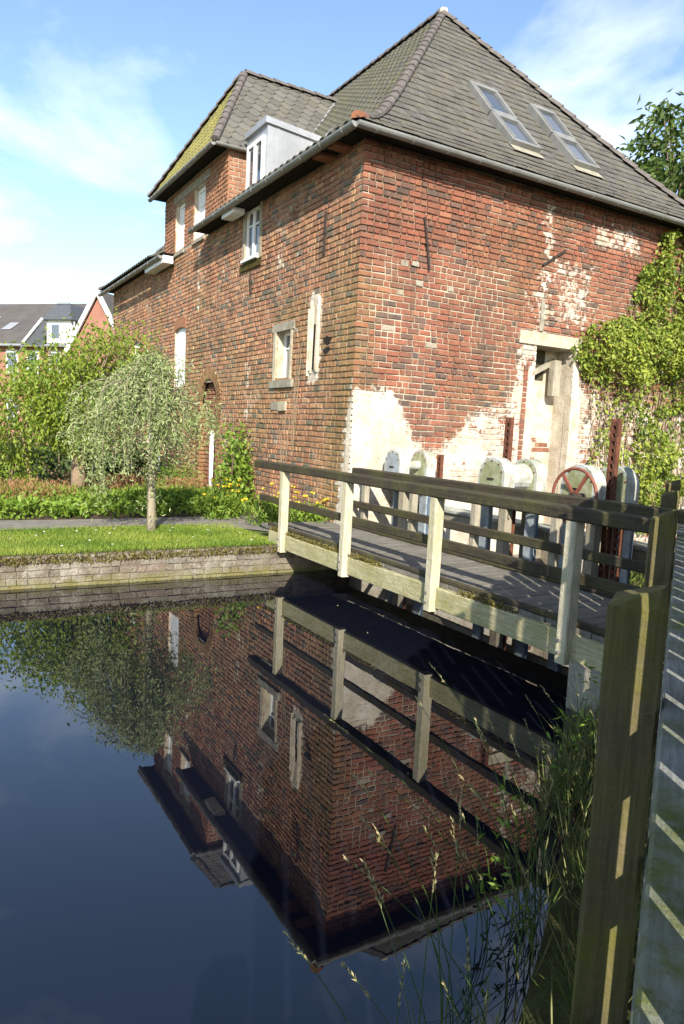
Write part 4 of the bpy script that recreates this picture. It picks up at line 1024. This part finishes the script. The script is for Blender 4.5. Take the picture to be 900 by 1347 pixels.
leafy_tree(ct, ([(0, 0, -.05), (0, 0, .5), (.02, .02, 1.0), (-.02, .05, 1.55)], [.16, .145, .135, .12]), [((.5, .1, 2.75), (.95, .9, .9)), ((-1.2, .2, 1.9), (1.1, 1.0, .8)), ((.1, -.4, 1.9), (.9, .7, .7))], (-.15, .1, 2.2), (1.45, 1.2, 1.1), 300, 32, .115, .05, M_lcherry, M_bark2, .75)
sk_ = thing('tree_stake', 'thin leaning wooden tree stake left of the cherry tree', 'stake', wor(-3.68, 6.97, GZ)); q = MB(); q.tube([(0, 0, -.1), (-.33, .1, 1.45)], .045, 8); q.build('pole', M_stake, sk_); q = MB(); q.tube([(-.31, .1, 1.38), (-.33, .1, 1.46)], .052, 8); q.build('pole_top', M_bark2, sk_)
# dark hedge and shrubs at the back
def shrub(name, label, cat, loc, r, n_, ln, wd, mat, droop=.1, group=None):
    root = thing(name, label, cat, loc, 0, group); d = rv(n_); d[:, 2] = np.abs(d[:, 2]) * 1.0
    rad = rng.uniform(.35, 1.05, n_)[:, None] ** .6; c = d * np.array(r) * rad * (1 + .25 * np.sin(d[:, :1] * 7 + d[:, 1:2] * 9))
    leaves('foliage', c, d * .5 + rng.normal(size=(n_, 3)) * .6 + np.array([0, 0, -droop]), rng.uniform(.7, 1.2, n_) * ln, wd, mat, root)
    q = MB()
    for i in range(7): q.tube([(0, 0, -.05), tuple(np.array(r) * rv()[0] * [.4, .4, 0] + [0, 0, r[2] * .4]), tuple(np.array(r) * rv()[0] * [.8, .8, 0] + [0, 0, r[2] * .75])], [.02, .015, .006], 5)
    q.build('stems', M_bark2, root); return root
shrub('shrub', 'dark evergreen shrub behind the cherry trunk', 'shrub', wor(-2.6, 10.5, GZ), (2.1, 1.2, 1.9), 4200, .12, .06, M_ldark)
shrub('shrub', 'dark green bush at the left edge of the frame', 'shrub', wor(-5.6, 10.2, GZ), (2.0, 1.4, 2.0), 4200, .12, .06, M_ldark)
shrub('shrub', 'dark bush between the silver tree and the brick wall', 'shrub', wor(-.9, 9.6, GZ), (.9, .8, 1.2), 1800, .10, .05, M_ldark)
shrub('trailing_shrub', 'leafy trailing shrub hanging left of the tree stake', 'shrub', wor(-4.15, 7.2, GZ), (.7, .5, 1.5), 1500, .10, .045, M_lcherry, .5)
shrub('shrub', 'bright green bush beside the arched doorway', 'shrub', wor(-.75, 6.6, GZ), (.65, .55, .75), 1700, .07, .04, M_lgrn)
shrub('wall_shrub', 'green leafy shrub growing against the brick wall beside the bridge', 'shrub', wor(-.28, 3.9, GZ), (.42, .75, 1.55), 1500, .10, .075, M_lgrn)
# flower bed ground cover
P = []; D = []; LN = []
for i in range(620):
    u = random.uniform(-7.5, -.35); v = random.uniform(2.95, 5.6) if random.random() < .8 else random.uniform(5, 7); h = .16 + .22 * fbm(u * 1.3, v * 1.3, 95)
    for _ in range(20):
        P.append(tuple(wor(u + random.gauss(0, .1), v + random.gauss(0, .1), GZ + random.random() * h))); D.append((random.gauss(0, .6), random.gauss(0, .6), random.uniform(.1, .8))); LN.append(random.uniform(.07, .14))
gc = leaves('ground_cover', P, D, LN, .06, M_lgrn, kind='stuff'); gc['label'] = 'low green ground cover plants filling the bed beyond the path'
P = []; D = []
for (uc, vc, ru, rv_, k_) in ((-4.2, 4.6, 1.0, .7, 1700), (-2.3, 6.4, .8, .6, 1500), (-.8, 5.6, .7, .5, 900), (-5.6, 4.3, .7, .6, 1000)):
    for _ in range(k_):
        u, v = random.gauss(uc, ru * .5), random.gauss(vc, rv_ * .5); P.append(tuple(wor(u, v, GZ + .08 + random.random() * .40))); D.append((random.gauss(0, .5), random.gauss(0, .5), 1))
hz_ = leaves('heather', P, D, rng.uniform(.06, .12, len(P)), .014, M_heath, kind='stuff'); hz_['label'] = 'russet heather and dry stems in the flower bed'
MB().add([tuple(wor(u, v, GZ + .012)) for u, v in ((-16, 2.8), (-.02, 2.8), (-.02, 9), (-16, 9))], [(0, 1, 2, 3)]).build('flower_bed', M_soil)['kind'] = 'structure'
# yellow flowers at the bridge end
for i, (u, v, lab, r) in enumerate(((-.55, 1.55, 'clump of yellow poppies at the lawn end of the bridge', .30), (-.28, .75, 'yellow poppies growing between the bridge and the mill corner', .27), (-1.05, 2.65, 'small yellow flowering plant beside the path end', .3))):
    root = thing('yellow_poppies', lab, 'flowers', wor(u, v, GZ), 0, 'yellow poppies by the bridge'); n_ = 900
    p_ = rng.normal(size=(n_, 3)) * [r * .6, r * .6, 0] + np.stack([np.zeros(n_), np.zeros(n_), rng.uniform(0, .42, n_)], 1)
    leaves('leaves', p_, rng.normal(size=(n_, 3)) * .6 + [0, 0, .6], rng.uniform(.07, .15, n_), .03, M_lgrn, root)
    fp = rng.normal(size=(14, 3)) * [r * .7, r * .7, 0] + np.stack([np.zeros(14), np.zeros(14), rng.uniform(.4, .72, 14)], 1); pp = []; dd = []
    s_ = MB()
    for f in fp:
        s_.tube([(f[0] * .6, f[1] * .6, .05), tuple(f)], .004, 4, False)
        for a in range(5): pp.append(f); dd.append((cos(a * 1.26), sin(a * 1.26), .35))
    s_.build('stems', M_mossy, root, kind='stuff'); leaves('petals', pp, dd, .05, .045, M_yellow, root, kind='stuff')
# lawn blades
n_ = 42000; uu = rng.uniform(-9, -1.2, n_); vv = rng.uniform(-.22, 1.95, n_)
P = np.stack([KX + DR.x * uu + DL.x * vv, KY + DR.y * uu + DL.y * vv, np.full(n_, GZ - .005)], 1)
D = rng.normal(size=(n_, 3)) * .45 + [0, 0, 1]; tnt = np.clip(.45 + .5 * np.sin(uu * 2.3 + vv * 3) * np.sin(uu * 1.1 - vv * 2) + rng.normal(size=n_) * .25, 0, 1)
lw = leaves('lawn_grass', P, D, rng.uniform(.03, .075, n_) * (1 + .5 * (vv < -.05)), .008, M_lgrass, tint=tnt, kind='stuff'); lw['label'] = 'short bright green lawn grass above the bank wall'
P = []; D = []
for _ in range(26): u, v = random.uniform(-7, -1.4), random.uniform(-.05, 1.8); P += [tuple(wor(u, v, GZ + .05))] * 5; D += [(cos(a * 1.26), sin(a * 1.26), .3) for a in range(5)]
ds = leaves('daisies', P, D, .017, .012, leafmat('daisy_petal', (.7, .7, .66), (.8, .8, .76), .1), kind='stuff'); ds['label'] = 'tiny white daisies scattered over the lawn'
# creeper on the gable wall
cv = kthing('wall_creeper', 'bright green creeper covering the right end of the mill gable wall', 'creeper', (6.8, -.1, .5)); OB = (6.8, -.1, .5)
edge_l = [(.4, 5.75), (1.4, 5.45), (2.0, 5.35), (2.6, 5.55), (3.0, 5.3), (3.5, 4.95), (3.9, 4.75), (4.3, 4.95), (4.45, 5.5), (4.75, 6.1), (5.2, 6.3), (5.7, 6.5), (6.3, 6.75), (6.5, 7.0)]
P = []; D = []; T = []; LN = []
while len(P) < 14500:
    u, z = random.uniform(4.6, 9.6), random.uniform(.35, 6.35)
    el = pl(edge_l, z) + (fbm(u * 2, z * 2.4, 97) - .5) * .9
    if u < el: continue
    dn = fbm(u * 1.5, z * 1.5, 98)
    if z < 3.3 and u < 6.6 and random.random() < .72 - .9 * (dn - .5): continue
    if z < 3.5 and random.random() < .25: continue
    if dn < .40 and random.random() < .85: continue
    thk = .05 + 1.25 * max(0, dn - .38) * min(1, (u - el) * 1.5 + .35)
    P.append((u, -.03 - random.random() ** .7 * thk * 1.2, z)); D.append((random.gauss(0, .5), -.35 + random.gauss(0, .35), -.65 + random.gauss(0, .4))); LN.append(random.uniform(.05, .125)); T.append(clamp01(random.gauss(.5, .3) + (dn - .5)))
leaves('leaves', P, D, LN, rng.uniform(.045, .075, len(P)), M_livy, cv, OB, tint=T)
bm_ = MB()
for i in range(34):
    u = random.uniform(5.4, 8.8); pts_ = []; z = .45
    while z < random.uniform(3, 6.2): pts_.append((u, -.04 - random.random() * .03, z)); u += random.gauss(0, .12); z += .3
    if len(pts_) > 2: bm_.tube(pts_, .012, 4, False)
bm_.build('stems', M_bark2, cv, OB, kind='stuff')
# dead vine stems on the long wall
dv = kthing('dead_vine', 'thin dead brown vine stems hanging below the stone framed window', 'vine', (-.03, 2, .5)); OB = (-.03, 2, .5); bm_ = MB()
for (v0, v1_, za_, zb_) in ((1.82, 1.95, 3.55, 1.75), (1.9, 1.98, 3.4, 1.8), (1.7, 1.9, 3.6, 2.2), (1.75, 1.93, 3.2, 1.6), (2.05, 2.25, 2.4, 1.2), (2.25, 2.3, 2.35, 1.1), (2.4, 2.28, 2.3, 1.0), (2.5, 2.32, 2.1, 1.1), (2.1, 2.2, 2.3, 1.3), ):
    bm_.tube([(-.035 - random.random() * .015, v0 + (v1_ - v0) * t + random.gauss(0, .012), za_ + (zb_ - za_) * t) for t in np.linspace(0, 1, 9)], .007, 4, False)
bm_.build('stems', M_bark2, dv, OB)
dv2 = kthing('dead_vine', 'few thin dead vine stems on the brick wall above the wall shrub', 'vine', (-.03, 4.9, 1)); OB = (-.03, 4.9, 1); bm_ = MB()
for (v0, v1_, za_, zb_) in ((4.9, 4.95, 2.2, 1.2), (5.0, 5.05, 2.3, 1.3), (4.75, 4.8, 2.3, 1.4)):
    bm_.tube([(-.035 - random.random() * .015, v0 + (v1_ - v0) * t + random.gauss(0, .012), za_ + (zb_ - za_) * t) for t in np.linspace(0, 1, 9)], .007, 4, False)
bm_.build('stems', M_bark2, dv2, OB)
# chestnut behind the house, right
B2 = wor(15.0, 5.6, GZ)
ch = thing('chestnut_tree', 'dark leafy tree rising behind the right end of the mill roof', 'tree', B2)
leafy_tree(ch, ([(0, 0, -.1), (0, 0, 3), (.1, 0, 6), (0, 0, 8)], [.35, .3, .25, .15]), None, (.6, 0, 9.4), (2.9, 2.9, 3.0), 330, 26, .30, .12, M_chest, M_bark2, .5, .7, 2, .4, edge=.4)
# tall grasses on the near bank
P = []; D = []; LN = []; SP = []; SD = []
stm = MB()
for i in range(150):
    t = random.uniform(-1.0, 4.2); r = random.uniform(-.44, .12); 
    if t > 1.6: r = random.uniform(-.45, -.18)
    z = pl([(-.7, -.05), (-.5, -.04), (-.36, -.02), (-.2, .03), (0, .08), (.35, .35)], r); base = fpt(t, r, z)
    for _ in range(9):
        d = Vector((random.gauss(-.12, .4), random.gauss(0, .45), 1)).normalized(); P.append(tuple(base + Vector((random.gauss(0, .03), random.gauss(0, .03), 0)))); D.append(d); LN.append(random.uniform(.10, .36))
tg = leaves('bank_grass', P, D, LN, .007, M_ltall, kind='stuff', fold=.6); tg['label'] = 'rough green grass on the near bank beside the fence'
for i in range(46):
    t = random.uniform(-.75, .75) if i < 34 else random.uniform(.9, 3.5); r = random.uniform(-.52, -.28); base = fpt(t, r, .0); h = random.uniform(.45, 1.02) * (1 if i < 34 else .6); lean = Vector((random.gauss(-.30, .17), random.gauss(.05, .25), 0)) * h
    pts_ = [base + Vector((0, 0, h)) * s + lean * s * s for s in np.linspace(0, 1, 8)]
    stm.tube(pts_, [.0026, .0025, .0023, .002, .0018, .0015, .0013, .001], 4, False)
    d = (pts_[-1] - pts_[-2]).normalized()
    for _ in range(22): s = random.random(); SP.append(tuple(pts_[-1] - d * .13 * s)); SD.append(d + Vector((random.gauss(0, .22), random.gauss(0, .22), random.gauss(0, .22))))
gs = thing('grass_stems', 'tall dry grass stems with seed heads leaning over the water', 'grass', fpt(-.5, -.5, 0)); off = fpt(-.5, -.5, 0)
a = stm.build('stalks', M_ltall, gs, off); b_ = leaves('seed_heads', SP, SD, .02, .0045, M_seed, gs, off)
del gs['category']; gs['kind'] = 'stuff'; a['kind'] = 'stuff'; b_['kind'] = 'stuff'
P = []; D = []; LN = []
for i in range(8):
    t, r = random.uniform(.4, 4.0), random.uniform(-.55, -.3); base = fpt(t, r, random.uniform(0, .12)); h = random.uniform(.2, .5)
    for _ in range(26): P.append(tuple(base + Vector((random.gauss(0, .05), random.gauss(0, .05), random.random() * h)))); D.append(Vector((random.gauss(0, .7), random.gauss(0, .7), random.gauss(.3, .3)))); LN.append(random.uniform(.03, .08))
wd_ = leaves('bank_weeds', P, D, LN, .018, M_lgrn, kind='stuff'); wd_['label'] = 'small leafy weeds growing down the near bank'

# ================================================================ houses beyond
hb = thing('terraced_house', 'long red brick house with grey roof and white dormer far beyond the garden', 'house', (-16.6, 42, GZ), radians(-17))
def part(mb, name, mat, parent=hb): return mb.build(name, mat, parent)
EZ2, RZ2 = 6.0, 9.0
part(MB().box(-20, 9, 0, 9, 0, EZ2), 'wall', M_bgbrick)
rf = part(MB().add([(-20.3, -.35, EZ2 - .2), (9.3, -.35, EZ2 - .2), (9.3, 4.5, RZ2), (-20.3, 4.5, RZ2), (9.3, 9.35, EZ2 - .2), (-20.3, 9.35, EZ2 - .2)], [(0, 1, 2, 3), (3, 2, 4, 5)]), 'roof', M_bgroof)
part(MB().tube([(-20.3, -.42, EZ2 - .25), (9.3, -.42, EZ2 - .25)], .08, 6), 'gutter', M_clad, rf)
# dormer
dx0, dx1 = -.9, .75
part(MB().box(dx0, dx1, -.3, 2.6, EZ2 - .1, 7.35), 'dormer', M_white)
part(MB().box(dx0 + .35, dx0 + .85, -.36, -.301, 6.2, 6.95), 'dormer_window', M_glass)
xm = (dx0 + dx1) / 2
part(MB().add([(dx0 - .25, -.55, 7.2), (dx1 + .25, -.55, 7.2), (xm + .42, .1, 8.2), (xm - .42, .1, 8.2), (dx0 - .25, 3.2, 7.2), (dx1 + .25, 3.2, 7.2), (xm + .42, 3.6, 8.2), (xm - .42, 3.6, 8.2)], [(0, 1, 2, 3), (1, 5, 6, 2), (4, 0, 3, 7), (3, 2, 6, 7)]), 'dormer_roof', M_slate)
part(MB().beam((xm - .42, .08, 8.22), (xm + .42, .08, 8.22), .1, .1), 'dormer_ridge', M_clad)
# sloping side roof with white verge
part(MB().add([(-2.6, -.5, 5.75), (dx0, -.5, 5.75), (dx0, -.45, 7.2), (-2.6, .2, 5.8)], [(0, 1, 2, 3)]), 'side_roof', M_slate)
part(MB().beam((-2.4, -.55, 5.85), (dx0 - .1, -.55, 7.25), .09, .14), 'white_verge', M_white)
part(MB().tube([(dx1 + .3, -.4, 7.1), (dx1 + .3, -.4, 6.1)], .05, 6), 'downpipe', M_clad); part(MB().tube([(-2.45, -.45, 5.8), (-3.1, -.45, 4.7), (-3.1, -.45, 1)], .05, 6), 'downpipe', M_clad)
# cross gable with white barge boards
gx, gp = 3.05, 8.65
q = MB(); q.prism([(gx - 1.9, -.9, 5.3), (gx + 1.9, -.9, 5.3), (gx, -.9, gp - .15)], (0, 4, 0)); part(recalc(q.build('gable', M_bgbrick, hb)) and MB().box(gx - 1.7, gx + 1.7, -.88, .3, 0, 5.32), 'gable_wall', M_bgbrick)
part(MB().beam((gx, -1.1, gp), (gx - 2.1, -1.1, 5.2), .12, .24), 'barge_board', M_white); part(MB().beam((gx, -1.12, gp), (gx + 2.1, -1.12, 5.2), .12, .24), 'barge_board', M_white)
part(MB().add([(gx - 2.1, -1.05, 5.25), (gx, -1.05, gp + .06), (gx, 4, gp + .06), (gx - 2.1, 4, 5.25), (gx + 2.1, -1.05, 5.25), (gx + 2.1, 4, 5.25)], [(0, 1, 2, 3), (1, 4, 5, 2)]), 'gable_roof', M_bgroof)
for x in (-3.6, -2.1, -.55, -6.5, -8.5, 5.6):
    for z in (4.15, 1.3):
        wn = part(MB().box(x - .42, x + .42, -.06, .02, z, z + 1.35), 'window', M_white); MB().box(x - .3, x + .3, -.075, -.061, z + .12, z + 1.22).build('pane', M_glass, wn)
for x, y in ((-5.2, 1.2), (-7.2, 1.9)):
    z = EZ2 - .2 + (y + .35) * (RZ2 - EZ2 + .2) / 4.85; MB().add([(x - .35, y, z + .06), (x + .35, y, z + .06), (x + .35, y + .8, z + .06 + .8 * .66), (x - .35, y + .8, z + .06 + .8 * .66)], [(0, 1, 2, 3)]).build('roof_window', M_clad, rf)
part(MB().box(1.35, 1.62, .8, 1.1, 6.8, 8.1), 'vent_pipe', M_white)
# pale blue panel half hidden by the trees
sg_ = thing('blue_sign', 'pale blue sign glimpsed through the leaves above the cherry tree', 'sign', (-5.9, 16.8, GZ)); MB().box(-.2, .2, -.02, .02, 2.3, 2.75).build('panel', M_paleblue, sg_); MB().tube([(0, .05, 0), (0, .05, 2.6)], .03, 8).build('pole', M_zinc, sg_)

# drifting leaf litter on the pond
P = []; D = []
for _ in range(14): P.append((random.uniform(-4, .6), random.uniform(2.3, 8.5), .004)); a_ = random.uniform(0, 6.3); D.append((cos(a_), sin(a_), 0))
fl = leaves('floating_litter', P, D, rng.uniform(.01, .022, 14), .009, M_seed, kind='stuff', fold=.05); fl['label'] = 'a few tiny pale leaves drifting on the dark pond'
